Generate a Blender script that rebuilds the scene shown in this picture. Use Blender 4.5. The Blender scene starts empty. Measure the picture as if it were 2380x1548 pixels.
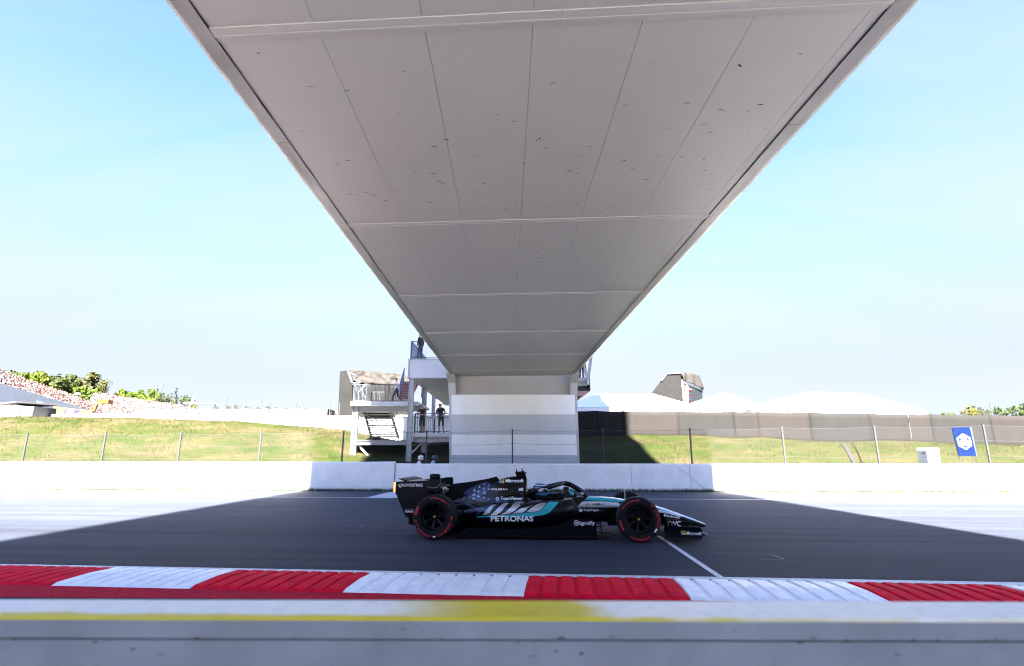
import bpy, bmesh, math, random
from mathutils import Vector, Matrix, noise
from mathutils.bvhtree import BVHTree
from mathutils.geometry import tessellate_polygon
random.seed(7)
R = math.radians
sc = bpy.context.scene
COL = sc.collection

# ------------------------------------------------------------------ camera, sky, sun, exposure
CAM_H = 1.344
FPX, CX, CY = 1250.0, 1190.0, 774.0            # focal length and centre, in pixels of a 2380 px wide picture
TH = math.atan(289 / 1250.0)
S_, C_ = math.sin(TH), math.cos(TH)
cd = bpy.data.cameras.new('camera')
cam = bpy.data.objects.new('camera', cd)
COL.objects.link(cam)
cam.location = (0, 0, CAM_H)
cam.rotation_euler = (R(90) + TH, 0, 0)
cd.sensor_width = 36.0
cd.lens = 36.0 * FPX / 2380.0
cd.clip_start = 0.05
cd.clip_end = 4000
cd.dof.use_dof = True
cd.dof.focus_distance = 9.6
cd.dof.aperture_fstop = 1.7
sc.camera = cam

SUN_EL = R(41)
SUN_AZ = -0.013                                 # sideways drift of the light per metre of travel
world = bpy.data.worlds.new('World')
sc.world = world
world.use_nodes = True
wn, wl = world.node_tree.nodes, world.node_tree.links
wn.clear()
w_out = wn.new('ShaderNodeOutputWorld')
w_bg = wn.new('ShaderNodeBackground')
w_bg.inputs['Strength'].default_value = 0.05
sky = wn.new('ShaderNodeTexSky')
sky.sky_type = 'NISHITA'
sky.sun_disc = False
sky.sun_elevation = SUN_EL
sky.sun_rotation = R(180)
sky.air_density = 0.5
sky.dust_density = 0.2
sky.ozone_density = 2.2
# thin cirrus: bands of a brighter, whiter sky
w_tc = wn.new('ShaderNodeTexCoord')
w_sep = wn.new('ShaderNodeSeparateXYZ')
wl.new(w_tc.outputs['Generated'], w_sep.inputs[0])
w_add = wn.new('ShaderNodeMath'); w_add.operation = 'ADD'; w_add.inputs[1].default_value = 0.25
wl.new(w_sep.outputs['Z'], w_add.inputs[0])
w_dx = wn.new('ShaderNodeMath'); w_dx.operation = 'DIVIDE'
w_dy = wn.new('ShaderNodeMath'); w_dy.operation = 'DIVIDE'
for nd, ax in ((w_dx, 'X'), (w_dy, 'Y')):
    wl.new(w_sep.outputs[ax], nd.inputs[0]); wl.new(w_add.outputs[0], nd.inputs[1])
w_cmb = wn.new('ShaderNodeCombineXYZ')
wl.new(w_dx.outputs[0], w_cmb.inputs[0]); wl.new(w_dy.outputs[0], w_cmb.inputs[1])
w_map = wn.new('ShaderNodeMapping')
w_map.inputs['Rotation'].default_value = (0, 0, R(28))
w_map.inputs['Scale'].default_value = (0.9, 3.2, 1)
w_map.inputs['Location'].default_value = (2.3, 0.4, 0)
wl.new(w_cmb.outputs[0], w_map.inputs['Vector'])
w_ns = wn.new('ShaderNodeTexNoise')
w_ns.inputs['Scale'].default_value = 0.8
w_ns.inputs['Detail'].default_value = 5
w_ns.inputs['Roughness'].default_value = 0.5
w_ns.inputs['Distortion'].default_value = 0.5
wl.new(w_map.outputs[0], w_ns.inputs['Vector'])
w_rmp = wn.new('ShaderNodeValToRGB')
w_rmp.color_ramp.elements[0].position = 0.42; w_rmp.color_ramp.elements[0].color = (0, 0, 0, 1)
w_rmp.color_ramp.elements[1].position = 0.85; w_rmp.color_ramp.elements[1].color = (0.75, 0.75, 0.75, 1)
wl.new(w_ns.outputs['Fac'], w_rmp.inputs[0])
w_mix = wn.new('ShaderNodeMixRGB')
w_bw = wn.new('ShaderNodeRGBToBW'); wl.new(sky.outputs[0], w_bw.inputs[0])
w_pw = wn.new('ShaderNodeMath'); w_pw.operation = 'POWER'; w_pw.inputs[1].default_value = 0.12
wl.new(w_bw.outputs[0], w_pw.inputs[0])
w_vc = wn.new('ShaderNodeMixRGB'); w_vc.blend_type = 'MULTIPLY'; w_vc.inputs[0].default_value = 1
w_vc.inputs[2].default_value = (0.53, 0.57, 0.66, 1)
wl.new(w_pw.outputs[0], w_vc.inputs[1]); wl.new(w_vc.outputs[0], w_mix.inputs[2])
# the veil thickens towards the horizon, where one looks through more of it
w_hz = wn.new('ShaderNodeMapRange'); w_hz.interpolation_type = 'SMOOTHSTEP'
w_hz.inputs['From Min'].default_value = 0.62; w_hz.inputs['From Max'].default_value = 0.10
w_hz.inputs['To Min'].default_value = 0.0; w_hz.inputs['To Max'].default_value = 0.96
wl.new(w_sep.outputs['Z'], w_hz.inputs['Value'])
wl.new(w_hz.outputs[0], w_mix.inputs[0])
w_gam = wn.new('ShaderNodeGamma'); w_gam.inputs[1].default_value = 0.8
wl.new(sky.outputs[0], w_gam.inputs[0])
w_mul = wn.new('ShaderNodeMixRGB'); w_mul.blend_type = 'MULTIPLY'; w_mul.inputs[0].default_value = 1
w_mul.inputs[2].default_value = (0.60, 0.71, 0.98, 1)
wl.new(w_gam.outputs[0], w_mul.inputs[1])
wl.new(w_mul.outputs[0], w_mix.inputs[1])
w_ci = wn.new('ShaderNodeMixRGB'); w_ci.inputs[2].default_value = (0.72, 0.765, 0.82, 1)
wl.new(w_rmp.outputs[0], w_ci.inputs[0]); wl.new(w_mix.outputs[0], w_ci.inputs[1])
wl.new(w_ci.outputs[0], w_bg.inputs['Color'])
wl.new(w_bg.outputs[0], w_out.inputs['Surface'])

sl = bpy.data.lights.new('sun', 'SUN')
sl.energy = 3.6
sl.angle = R(0.35)
sl.color = (1.0, 0.94, 0.865)
sun = bpy.data.objects.new('sun', sl)
COL.objects.link(sun)
sun.location = (0, -40, 60)
sun.rotation_euler = Vector((SUN_AZ * math.cos(SUN_EL), math.cos(SUN_EL), -math.sin(SUN_EL))).to_track_quat('-Z', 'Y').to_euler()

sc.view_settings.view_transform = 'Standard'
sc.view_settings.look = 'None'
sc.view_settings.gamma = 1
sc.view_settings.exposure = 4.68
sc.render.engine = 'CYCLES'
sc.cycles.use_denoising = True
sc.cycles.filter_width = 1.1
sc.cycles.max_bounces = 8
sc.cycles.diffuse_bounces = 4
sc.cycles.caustics_reflective = False
sc.cycles.caustics_refractive = False
sc.cycles.sample_clamp_indirect = 8

# ------------------------------------------------------------------ measuring helpers
K = 2380 / 2560.0
def ray(p):
    u = (p[0] - CX) / FPX; v = (CY - p[1]) / FPX
    return Vector((u, C_ - v * S_, S_ + v * C_))
EYE = Vector((0, 0, CAM_H))
def at(px, py, Y):
    d = ray((px, py)); return EYE + d * (Y / d.y)
def gnd(px, py, z=0.0):
    d = ray((px, py)); return EYE + d * ((z - CAM_H) / d.z)
def crop(x0, y0, s):
    return lambda zx, zy: ((x0 + zx / s) * K, (y0 + zy / s) * K)
Z1 = crop(960, 1150, 5.409); Z2 = crop(1340, 1150, 5.174)
Z3 = crop(860, 880, 5.34); Z4 = crop(1080, 860, 4.838)
Z6 = crop(1410, 880, 6.432); Z7 = crop(2200, 980, 6.611)
Z8 = crop(430, 930, 5.289); ZG = crop(0, 900, 5.535)
ZR = crop(1440, 900, 2.125); ZL = crop(840, 800, 4.075)
ZB = crop(1000, 1180, 7.74); ZC = crop(1180, 1170, 7.742)
ZD = crop(1380, 1200, 9.105); ZE = crop(1540, 1220, 9.917)
def q(Z, x, y, Y):
    p = Z(x, y); return at(p[0], p[1], Y)

# ------------------------------------------------------------------ materials
MATS = {}
def mat(name, col, rough=0.6, metal=0.0, var=None, bump=None, spec=0.5, coat=0.0, emit=None, stretch=(1, 1, 1), col2=None, detail=4):
    """plain procedural paint: base colour, optional noise towards col2 and optional fine relief"""
    if name in MATS: return MATS[name]
    m = bpy.data.materials.new(name); m.use_nodes = True
    n, l = m.node_tree.nodes, m.node_tree.links
    b = n['Principled BSDF']
    b.inputs['Base Color'].default_value = (*col, 1)
    b.inputs['Roughness'].default_value = rough
    b.inputs['Metallic'].default_value = metal
    b.inputs['Specular IOR Level'].default_value = spec
    b.inputs['Coat Weight'].default_value = coat
    b.inputs['Coat Roughness'].default_value = 0.06
    if emit:
        b.inputs['Emission Color'].default_value = (*emit[0], 1); b.inputs['Emission Strength'].default_value = emit[1]
    if var or bump:
        g = n.new('ShaderNodeNewGeometry')
        mp = n.new('ShaderNodeMapping'); mp.inputs['Scale'].default_value = stretch
        l.new(g.outputs['Position'], mp.inputs['Vector'])
    if var:
        t = n.new('ShaderNodeTexNoise'); t.inputs['Scale'].default_value = var[0]; t.inputs['Detail'].default_value = detail
        t.inputs['Roughness'].default_value = 0.65
        l.new(mp.outputs[0], t.inputs['Vector'])
        r = n.new('ShaderNodeValToRGB')
        r.color_ramp.elements[0].position = var[2] if len(var) > 2 else 0.35
        r.color_ramp.elements[1].position = var[3] if len(var) > 3 else 0.68
        c2 = col2 or tuple(c * (1 - var[1]) for c in col)
        r.color_ramp.elements[0].color = (*c2, 1); r.color_ramp.elements[1].color = (*col, 1)
        l.new(t.outputs['Fac'], r.inputs[0]); l.new(r.outputs[0], b.inputs['Base Color'])
    if bump:
        t2 = n.new('ShaderNodeTexNoise'); t2.inputs['Scale'].default_value = bump[0]; t2.inputs['Detail'].default_value = 3
        l.new(mp.outputs[0], t2.inputs['Vector'])
        bp = n.new('ShaderNodeBump'); bp.inputs['Strength'].default_value = bump[1]; bp.inputs['Distance'].default_value = bump[2] if len(bump) > 2 else 0.01
        l.new(t2.outputs['Fac'], bp.inputs['Height']); l.new(bp.outputs[0], b.inputs['Normal'])
    MATS[name] = m
    return m

def asphalt():
    m = bpy.data.materials.new('asphalt'); m.use_nodes = True
    n, l = m.node_tree.nodes, m.node_tree.links
    b = n['Principled BSDF']; b.inputs['Roughness'].default_value = 0.85; b.inputs['Specular IOR Level'].default_value = 0.2
    g = n.new('ShaderNodeNewGeometry')
    rot = n.new('ShaderNodeMapping'); rot.inputs['Rotation'].default_value = (0, 0, R(4.6))
    l.new(g.outputs['Position'], rot.inputs['Vector'])
    def nz(scale, sx, sy, det=4):
        mp = n.new('ShaderNodeMapping'); mp.inputs['Scale'].default_value = (sx, sy, 1)
        l.new(rot.outputs[0], mp.inputs['Vector'])
        t = n.new('ShaderNodeTexNoise'); t.inputs['Scale'].default_value = scale; t.inputs['Detail'].default_value = det; t.inputs['Roughness'].default_value = 0.7
        l.new(mp.outputs[0], t.inputs['Vector']); return t
    def ramp(t, p0, c0, p1, c1):
        r = n.new('ShaderNodeValToRGB'); r.color_ramp.elements[0].position = p0; r.color_ramp.elements[1].position = p1
        r.color_ramp.elements[0].color = (c0, c0, c0, 1); r.color_ramp.elements[1].color = (c1, c1, c1, 1)
        l.new(t.outputs['Fac'], r.inputs[0]); return r
    def mul(a, c):
        x = n.new('ShaderNodeMixRGB'); x.blend_type = 'MULTIPLY'; x.inputs[0].default_value = 1
        l.new(a, x.inputs[1]); l.new(c, x.inputs[2]); return x.outputs[0]
    grain = ramp(nz(48, 1, 1, 3), 0.3, 0.35, 0.72, 1.65)
    strk = ramp(nz(1.0, 0.05, 2.4), 0.30, 0.52, 0.68, 1.2)
    fine = ramp(nz(1.0, 0.12, 14, 3), 0.35, 0.86, 0.62, 1.06)
    patch = ramp(nz(0.5, 1, 1, 5), 0.3, 0.86, 0.7, 1.08)
    base = n.new('ShaderNodeRGB'); base.outputs[0].default_value = (0.0375, 0.0450, 0.0665, 1)
    # rubber laid down along the racing line
    sp = n.new('ShaderNodeSeparateXYZ'); l.new(rot.outputs[0], sp.inputs[0])
    rb = n.new('ShaderNodeValToRGB')
    mr = n.new('ShaderNodeMapRange'); mr.inputs['From Min'].default_value = 5.5; mr.inputs['From Max'].default_value = 24
    l.new(sp.outputs['Y'], mr.inputs['Value']); l.new(mr.outputs[0], rb.inputs[0])
    el = rb.color_ramp.elements
    el[0].position = 0.0; el[0].color = (0.66, 0.66, 0.66, 1)
    el[1].position = 1.0; el[1].color = (1.15, 1.15, 1.15, 1)
    for p, c in ((0.1, 0.62), (0.2, 0.75), (0.24, 0.66), (0.34, 0.93), (0.5, 0.98), (0.62, 1.05)):
        e = el.new(p); e.color = (c, c, c, 1)
    c = mul(mul(mul(mul(mul(base.outputs[0], grain.outputs[0]), strk.outputs[0]), fine.outputs[0]), patch.outputs[0]), rb.outputs[0])
    l.new(c, b.inputs['Base Color'])
    bp = n.new('ShaderNodeBump'); bp.inputs['Strength'].default_value = 0.5; bp.inputs['Distance'].default_value = 0.006
    l.new(nz(110, 1, 1, 3).outputs['Fac'], bp.inputs['Height']); l.new(bp.outputs[0], b.inputs['Normal'])
    return m

def grass_mat(name, sc1=0.55, straw=(0.0572, 0.0468, 0.0273), green=(0.0221, 0.0351, 0.0072)):
    m = bpy.data.materials.new(name); m.use_nodes = True
    n, l = m.node_tree.nodes, m.node_tree.links
    b = n['Principled BSDF']; b.inputs['Roughness'].default_value = 0.9; b.inputs['Specular IOR Level'].default_value = 0.04
    g = n.new('ShaderNodeNewGeometry')
    def nz(s, d=6, st=(1, 1, 1)):
        mp = n.new('ShaderNodeMapping'); mp.inputs['Scale'].default_value = st; l.new(g.outputs['Position'], mp.inputs['Vector'])
        t = n.new('ShaderNodeTexNoise'); t.inputs['Scale'].default_value = s; t.inputs['Detail'].default_value = d; t.inputs['Roughness'].default_value = 0.72
        l.new(mp.outputs[0], t.inputs['Vector']); return t
    r = n.new('ShaderNodeValToRGB')
    r.color_ramp.elements[0].position = 0.385; r.color_ramp.elements[0].color = (*straw, 1)
    r.color_ramp.elements[1].position = 0.61; r.color_ramp.elements[1].color = (*green, 1)
    e = r.color_ramp.elements.new(0.485); e.color = (0.0377, 0.0390, 0.0156, 1)
    l.new(nz(sc1, 8, (0.6, 1, 1.6)).outputs['Fac'], r.inputs[0])
    r2 = n.new('ShaderNodeValToRGB')
    r2.color_ramp.elements[0].position = 0.3; r2.color_ramp.elements[0].color = (0.55, 0.5, 0.45, 1)
    r2.color_ramp.elements[1].position = 0.7; r2.color_ramp.elements[1].color = (1.25, 1.25, 1.2, 1)
    l.new(nz(7, 5).outputs['Fac'], r2.inputs[0])
    x = n.new('ShaderNodeMixRGB'); x.blend_type = 'MULTIPLY'; x.inputs[0].default_value = 1
    l.new(r.outputs[0], x.inputs[1]); l.new(r2.outputs[0], x.inputs[2]); l.new(x.outputs[0], b.inputs['Base Color'])
    bp = n.new('ShaderNodeBump'); bp.inputs['Strength'].default_value = 0.8; bp.inputs['Distance'].default_value = 0.08
    l.new(nz(9, 5).outputs['Fac'], bp.inputs['Height']); l.new(bp.outputs[0], b.inputs['Normal'])
    MATS[name] = m
    return m

def attr_mat(name, rough=0.8, trans=0.0):
    m = bpy.data.materials.new(name); m.use_nodes = True
    n, l = m.node_tree.nodes, m.node_tree.links
    b = n['Principled BSDF']; b.inputs['Roughness'].default_value = rough; b.inputs['Specular IOR Level'].default_value = 0.05
    a = n.new('ShaderNodeAttribute'); a.attribute_name = 'tint'
    l.new(a.outputs['Color'], b.inputs['Base Color'])
    if trans:
        t = n.new('ShaderNodeBsdfTranslucent'); mx = n.new('ShaderNodeMixShader'); mx.inputs[0].default_value = trans
        l.new(a.outputs['Color'], t.inputs['Color']); l.new(b.outputs[0], mx.inputs[1]); l.new(t.outputs[0], mx.inputs[2])
        l.new(mx.outputs[0], n['Material Output'].inputs['Surface'])
    MATS[name] = m
    return m

M = MATS
M['asphalt'] = asphalt()
grass_mat('bank_grass')
attr_mat('leaf', 0.75, 0.3)
attr_mat('blade', 0.8, 0.25)
attr_mat('crowd_cloth', 0.85)
mat('white_paint', (0.74, 0.75, 0.76), 0.6, var=(14, 0.25, 0.28, 0.6), bump=(60, 0.3, 0.004))
mat('line_paint', (0.62, 0.63, 0.64), 0.6, var=(26, 0.45, 0.36, 0.58), bump=(80, 0.4, 0.004), detail=6)
mat('kerb_white', (0.88, 0.87, 0.85), 0.5, var=(6, 0.2, 0.25, 0.6), bump=(45, 0.4, 0.004), detail=8)
mat('kerb_red', (0.80, 0.006, 0.030), 0.8, spec=0.08, var=(6, 0.4, 0.25, 0.65), bump=(45, 0.4, 0.004), detail=8)
mat('red_ground_paint', (0.52, 0.008, 0.028), 0.85, spec=0.08, var=(9, 0.45, 0.3, 0.62), bump=(70, 0.5, 0.004), detail=8)
mat('barrier_white', (0.82, 0.82, 0.81), 0.65, var=(1.6, 0.14, 0.3, 0.6), bump=(5, 0.25, 0.02), stretch=(1, 1, 0.8), detail=8)
mat('concrete', (0.315, 0.34, 0.375), 0.8, var=(3.2, 0.35, 0.25, 0.7), bump=(30, 0.35, 0.006), detail=9)
mat('soffit', (0.435, 0.436, 0.425), 0.42, var=(0.8, 0.06), spec=0.5, bump=(0.35, 0.08, 0.05))
mat('soffit_trim', (0.44, 0.438, 0.428), 0.42, spec=0.5)
mat('flashing', (0.34, 0.335, 0.33), 0.38, metal=0.15, var=(2, 0.15))
mat('seam_dark', (0.06, 0.06, 0.06), 0.8)
mat('rubber_mark', (0.012, 0.012, 0.012), 0.8)
mat('pier_light', (0.92, 0.92, 0.91), 0.45, var=(0.9, 0.07), stretch=(1, 1, 0.3))
mat('pier_grey', (0.54, 0.555, 0.58), 0.45, var=(0.9, 0.08), stretch=(1, 1, 0.3))
mat('pier_frame', (0.46, 0.47, 0.48), 0.45)
mat('steel_light', (0.34, 0.35, 0.365), 0.45, var=(5, 0.12))
mat('steel_cream', (0.36, 0.35, 0.30), 0.5, var=(5, 0.12))
mat('deck_panel', (0.50, 0.51, 0.53), 0.5, var=(1.5, 0.06))
mat('rail_dark', (0.035, 0.042, 0.055), 0.5)
mat('rail_blue', (0.03, 0.065, 0.16), 0.45)
mat('tread_red', (0.26, 0.02, 0.03), 0.5)
mat('galvanised', (0.05, 0.052, 0.055), 0.6, spec=0.15, var=(20, 0.2))
mat('tent_white', (0.80, 0.79, 0.79), 0.7, bump=(1.2, 0.2, 0.05))
mat('screen_net', (0.20, 0.185, 0.175), 0.85, spec=0.05, var=(1.3, 0.22, 0.3, 0.66), bump=(9, 0.3, 0.02), stretch=(1.4, 1, 0.25), detail=8)
mat('tarp_pale', (0.0337, 0.0309, 0.0290), 0.7, spec=0.05, var=(1.5, 0.12), bump=(2.5, 0.5, 0.08))
mat('tarp_grey', (0.0156, 0.0156, 0.0156), 0.8, spec=0.05, var=(0.9, 0.2), bump=(1.5, 0.4, 0.1))
mat('concrete_dark', (0.24, 0.235, 0.23), 0.85, var=(1.2, 0.15))
mat('black_paint', (0.002, 0.0023, 0.0035), 0.22, spec=0.3, coat=0.12)
mat('carbon', (0.003, 0.003, 0.0038), 0.45, spec=0.15)
mat('tyre', (0.0045, 0.0047, 0.006), 0.6, spec=0.2, bump=(90, 0.15, 0.002))
mat('tread', (0.009, 0.0095, 0.012), 0.7, spec=0.2, bump=(60, 0.4, 0.003))
mat('rim_black', (0.0025, 0.0025, 0.003), 0.35, spec=0.15)
mat('tyre_red', (0.42, 0.006, 0.022), 0.6)
mat('nut_lime', (0.55, 0.62, 0.03), 0.45)
mat('decal_white', (0.78, 0.78, 0.80), 0.4)
mat('decal_silver', (0.42, 0.42, 0.45), 0.32, metal=0.6)
mat('decal_teal', (0.0, 0.33, 0.37), 0.35, coat=0.3)
mat('decal_blue', (0.012, 0.028, 0.10), 0.35, coat=0.4)
mat('decal_navy', (0.010, 0.012, 0.03), 0.4)
mat('star_silver', (0.80, 0.81, 0.85), 0.4)
mat('star_dim', (0.22, 0.18, 0.17), 0.4)
for nm, c in (('logo_red', (0.75, 0.06, 0.02)), ('logo_green', (0.13, 0.42, 0.02)), ('logo_blue', (0.01, 0.30, 0.80)), ('logo_yellow', (0.75, 0.42, 0.0))):
    mat(nm, c, 0.45)
mat('lamp_orange', (0.8, 0.12, 0.02), 0.4, emit=((1.0, 0.16, 0.03), 0.55))
mat('helmet_sky', (0.10, 0.42, 0.72), 0.25, coat=0.6)
mat('helmet_navy', (0.012, 0.02, 0.07), 0.25, coat=0.6)
mat('visor', (0.01, 0.012, 0.03), 0.06, spec=0.8, coat=0.8)
mat('board_blue', (0.0, 0.0065, 0.045), 0.6, spec=0.02)
mat('board_edge', (0.05, 0.06, 0.08), 0.6)
mat('cabinet_white', (0.72, 0.72, 0.72), 0.5)
mat('bark', (0.12, 0.09, 0.065), 0.9, var=(6, 0.4))
mat('stand_concrete', (0.07, 0.07, 0.073), 0.8, spec=0.05, var=(1, 0.15))
mat('stand_dark', (0.05, 0.052, 0.058), 0.8)
mat('glass_dark', (0.04, 0.05, 0.07), 0.12)
mat('skin', (0.42, 0.24, 0.17), 0.6)
mat('hair_brown', (0.05, 0.028, 0.018), 0.8)
mat('cloth_black', (0.012, 0.012, 0.016), 0.85)
mat('cloth_olive', (0.035, 0.035, 0.03), 0.85)
mat('cloth_navy', (0.015, 0.025, 0.06), 0.85)
mat('cloth_white', (0.66, 0.68, 0.74), 0.85)
mat('cloth_lightblue', (0.32, 0.50, 0.72), 0.85)
mat('cloth_red', (0.45, 0.02, 0.03), 0.85)
mat('cap_grey', (0.09, 0.09, 0.10), 0.85)
mat('shoe_dark', (0.02, 0.02, 0.025), 0.7)
mat('helmet_white', (0.72, 0.72, 0.74), 0.3)
mat('orange_paint', (0.10, 0.042, 0.003), 0.5)
mat('banner_violet', (0.030, 0.026, 0.081), 0.6, spec=0.05)
mat('banner_gold', (0.126, 0.081, 0.036), 0.6, spec=0.05)
mat('banner_pink', (0.120, 0.048, 0.042), 0.6, spec=0.05)
mat('flag_blue', (0.039, 0.078, 0.165), 0.7, spec=0.05)

# ------------------------------------------------------------------ mesh helpers
class MB:
    def __init__(s): s.v = []; s.f = []; s.m = []; s.sm = []; s.c = None
    def add(s, vs, fs, mi=0, smooth=False):
        o = len(s.v); s.v.extend([tuple(p) for p in vs])
        for f in fs:
            s.f.append([o + i for i in f]); s.m.append(mi); s.sm.append(smooth)
        return s
    def box(s, x0, x1, y0, y1, z0, z1, mi=0):
        vs = [(x, y, z) for z in (z0, z1) for y in (y0, y1) for x in (x0, x1)]
        return s.add(vs, [(0, 2, 3, 1), (4, 5, 7, 6), (0, 1, 5, 4), (2, 6, 7, 3), (0, 4, 6, 2), (1, 3, 7, 5)], mi)
    def hexa(s, a, b, mi=0):
        """a, b: two quads (4 points each, same winding) joined into a closed block"""
        return s.add(list(a) + list(b), [(3, 2, 1, 0), (4, 5, 6, 7), (0, 1, 5, 4), (1, 2, 6, 5), (2, 3, 7, 6), (3, 0, 4, 7)], mi)
    def bar(s, p, r, w, h=None, mi=0, up=(0, 0, 1)):
        p, r = Vector(p), Vector(r); h = h or w
        d = (r - p).normalized(); u = Vector(up)
        if abs(d.dot(u)) > 0.97: u = Vector((0, 1, 0))
        sd = d.cross(u).normalized(); u = sd.cross(d)
        qd = lambda c: [c - sd * w / 2 - u * h / 2, c + sd * w / 2 - u * h / 2, c + sd * w / 2 + u * h / 2, c - sd * w / 2 + u * h / 2]
        return s.hexa(qd(p), qd(r), mi)
    def tube(s, pts, r, n=8, mi=0, flat=1.0, up=(0, 0, 1), caps=True):
        pts = [Vector(p) for p in pts]; k = len(pts)
        rs = r if isinstance(r, (list, tuple)) else [r] * k
        rings = []
        for i, p in enumerate(pts):
            d = (pts[min(i + 1, k - 1)] - pts[max(i - 1, 0)]).normalized(); u = Vector(up)
            if abs(d.dot(u)) > 0.97: u = Vector((0, 1, 0))
            sd = d.cross(u).normalized(); u = sd.cross(d)
            rings.append([p + sd * math.cos(2 * math.pi * j / n) * rs[i] + u * math.sin(2 * math.pi * j / n) * rs[i] * flat for j in range(n)])
        return s.loft(rings, mi, caps)
    def loft(s, rings, mi=0, caps=True, smooth=True):
        n = len(rings[0]); vs = [p for r in rings for p in r]; fs = []
        for i in range(len(rings) - 1):
            for j in range(n):
                a, b = i * n + j, i * n + (j + 1) % n
                fs.append((a, b, b + n, a + n))
        s.add(vs, fs, mi, smooth)
        if caps:
            s.add(rings[0], [tuple(reversed(range(n)))], mi); s.add(rings[-1], [tuple(range(n))], mi)
        return s
    def lathe(s, prof, n=48, mi=0, c=(0, 0, 0), smooth=True, mis=None):
        """prof: (radius, y) turned about the y axis"""
        k = len(prof); vs = []
        for j in range(n):
            a = 2 * math.pi * j / n
            for r, y in prof: vs.append((c[0] + r * math.cos(a), c[1] + y, c[2] + r * math.sin(a)))
        for i in range(k - 1):
            fs = [(j * k + i, j * k + i + 1, ((j + 1) % n) * k + i + 1, ((j + 1) % n) * k + i) for j in range(n)]
            if i == 0: s.add(vs, fs, mis[i] if mis else mi, smooth); o = len(s.v) - len(vs)
            else:
                for f in fs: s.f.append([o + t for t in f]); s.m.append(mis[i] if mis else mi); s.sm.append(smooth)
        return s
    def plate(s, poly, f0, f1, mi=0):
        """a closed plate: 2-D outline mapped by f0 (front) and f1 (back)"""
        n = len(poly); a = [Vector(f0(*p)) for p in poly]; b = [Vector(f1(*p)) for p in poly]
        tri = tessellate_polygon([[Vector((p[0], p[1], 0)) for p in poly]])
        s.add(a, [tuple(t) for t in tri], mi); s.add(b, [tuple(reversed(t)) for t in tri], mi)
        s.add(a + b, [(i, (i + 1) % n, n + (i + 1) % n, n + i) for i in range(n)], mi)
        return s
    def build(s, name, mats, parent=None, origin=(0, 0, 0), bevel=0, kind=None, sub=0, fix=True):
        me = bpy.data.meshes.new(name)
        ox, oy, oz = origin
        me.from_pydata([(x - ox, y - oy, z - oz) for x, y, z in s.v], [], s.f)
        mats = mats if isinstance(mats, (list, tuple)) else [mats]
        for m in mats: me.materials.append(M[m] if isinstance(m, str) else m)
        me.polygons.foreach_set('material_index', s.m)
        me.polygons.foreach_set('use_smooth', s.sm)
        if s.c is not None:
            at_ = me.attributes.new('tint', 'FLOAT_COLOR', 'POINT')
            at_.data.foreach_set('color', [x for c in s.c for x in (*c, 1)])
        if fix and len(s.f) < 40000:
            bm = bmesh.new(); bm.from_mesh(me); bmesh.ops.recalc_face_normals(bm, faces=bm.faces); bm.to_mesh(me); bm.free()
        o = bpy.data.objects.new(name, me); COL.objects.link(o)
        if parent is not None: o.parent = parent
        else: o.location = origin
        if bevel:
            b = o.modifiers.new('bevel', 'BEVEL'); b.width = bevel; b.segments = 2; b.limit_method = 'ANGLE'; b.angle_limit = R(40)
        if kind: o['kind'] = kind
        return o

def tag(o, label=None, cat=None, group=None, kind=None):
    if label: o['label'] = label
    if cat: o['category'] = cat
    if group: o['group'] = group
    if kind: o['kind'] = kind
    return o
def thing(name, label, cat, loc=(0, 0, 0), group=None, rotz=0.0):
    o = bpy.data.objects.new(name, None); COL.objects.link(o)
    o.location = loc; o.rotation_euler = (0, 0, rotz); o.empty_display_size = 0.3
    return tag(o, label, cat, group)
class Kit:
    """a thing whose parts are written in world coordinates"""
    def __init__(s, name, label, cat, loc, group=None):
        s.o = Vector(loc); s.root = thing(name, label, cat, loc, group)
    def part(s, name, mb, mats, parent=None, **k):
        return mb.build(name, mats, parent or s.root, origin=s.o, **k)
    def clone(s, src, delta, parent=None):
        o = bpy.data.objects.new(src.name.split('.')[0], src.data); COL.objects.link(o); o.parent = parent or s.root
        o.location = delta
        for md in src.modifiers:
            b = o.modifiers.new(md.name, md.type)
            if md.type == 'BEVEL': b.width = md.width; b.segments = md.segments; b.limit_method = md.limit_method; b.angle_limit = md.angle_limit
        return o

# ================================================================== LARGE STRUCTURE
TS = -0.086                                     # the track runs slightly towards the camera on the right
def wall_y(X): return 23.3 + (-0.067 if X < -8.3 else -0.040) * (X + 8.33)

# ---- ground: low level behind the wall, a grassy bank, and a plateau beyond
crest_px = [(-400, 966), (0, 968), (200, 969), (440, 975), (560, 980), (700, 990), (800, 998), (860, 1012), (960, 1030), (1340, 1012), (1500, 1012), (1700, 1016), (2000, 1024), (2380, 1034), (2900, 1044)]
def crest_Y(px): return 37.5 if px > 1300 else 39.0
cr = []
for px, py in crest_px:
    p = at(px, py, 38.3); cr.append((p.x, p.z))
def crest_z(X):
    if X <= cr[0][0]: return cr[0][1]
    for (a, za), (b, zb) in zip(cr, cr[1:]):
        if X <= b: return za + (zb - za) * (X - a) / (b - a)
    return cr[-1][1]
LOW = -0.14
def bank_z(X, Y):
    s = min(1, max(0, (Y - 26.2) / 12.1)); s2 = s * s * (3 - 2 * s) * 0.55 + s * 0.45
    z = LOW + (crest_z(X) - LOW) * s2
    if 0 < s < 1:
        z += 0.16 * noise.noise(Vector((X * 0.35, Y * 0.5, 1.7))) + 0.05 * noise.noise(Vector((X * 1.3, Y * 1.6, 4.1)))
    return z
mb = MB()
xs = [-900, -300, -120] + [-62 + 0.7 * i for i in range(181)] + [130, 300, 900]
ys = [-500, -60, 0, 24.9, 26.2] + [26.2 + 0.45 * i for i in range(1, 28)] + [39.2, 42, 60, 120, 400, 1500]
vs = []; 
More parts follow.
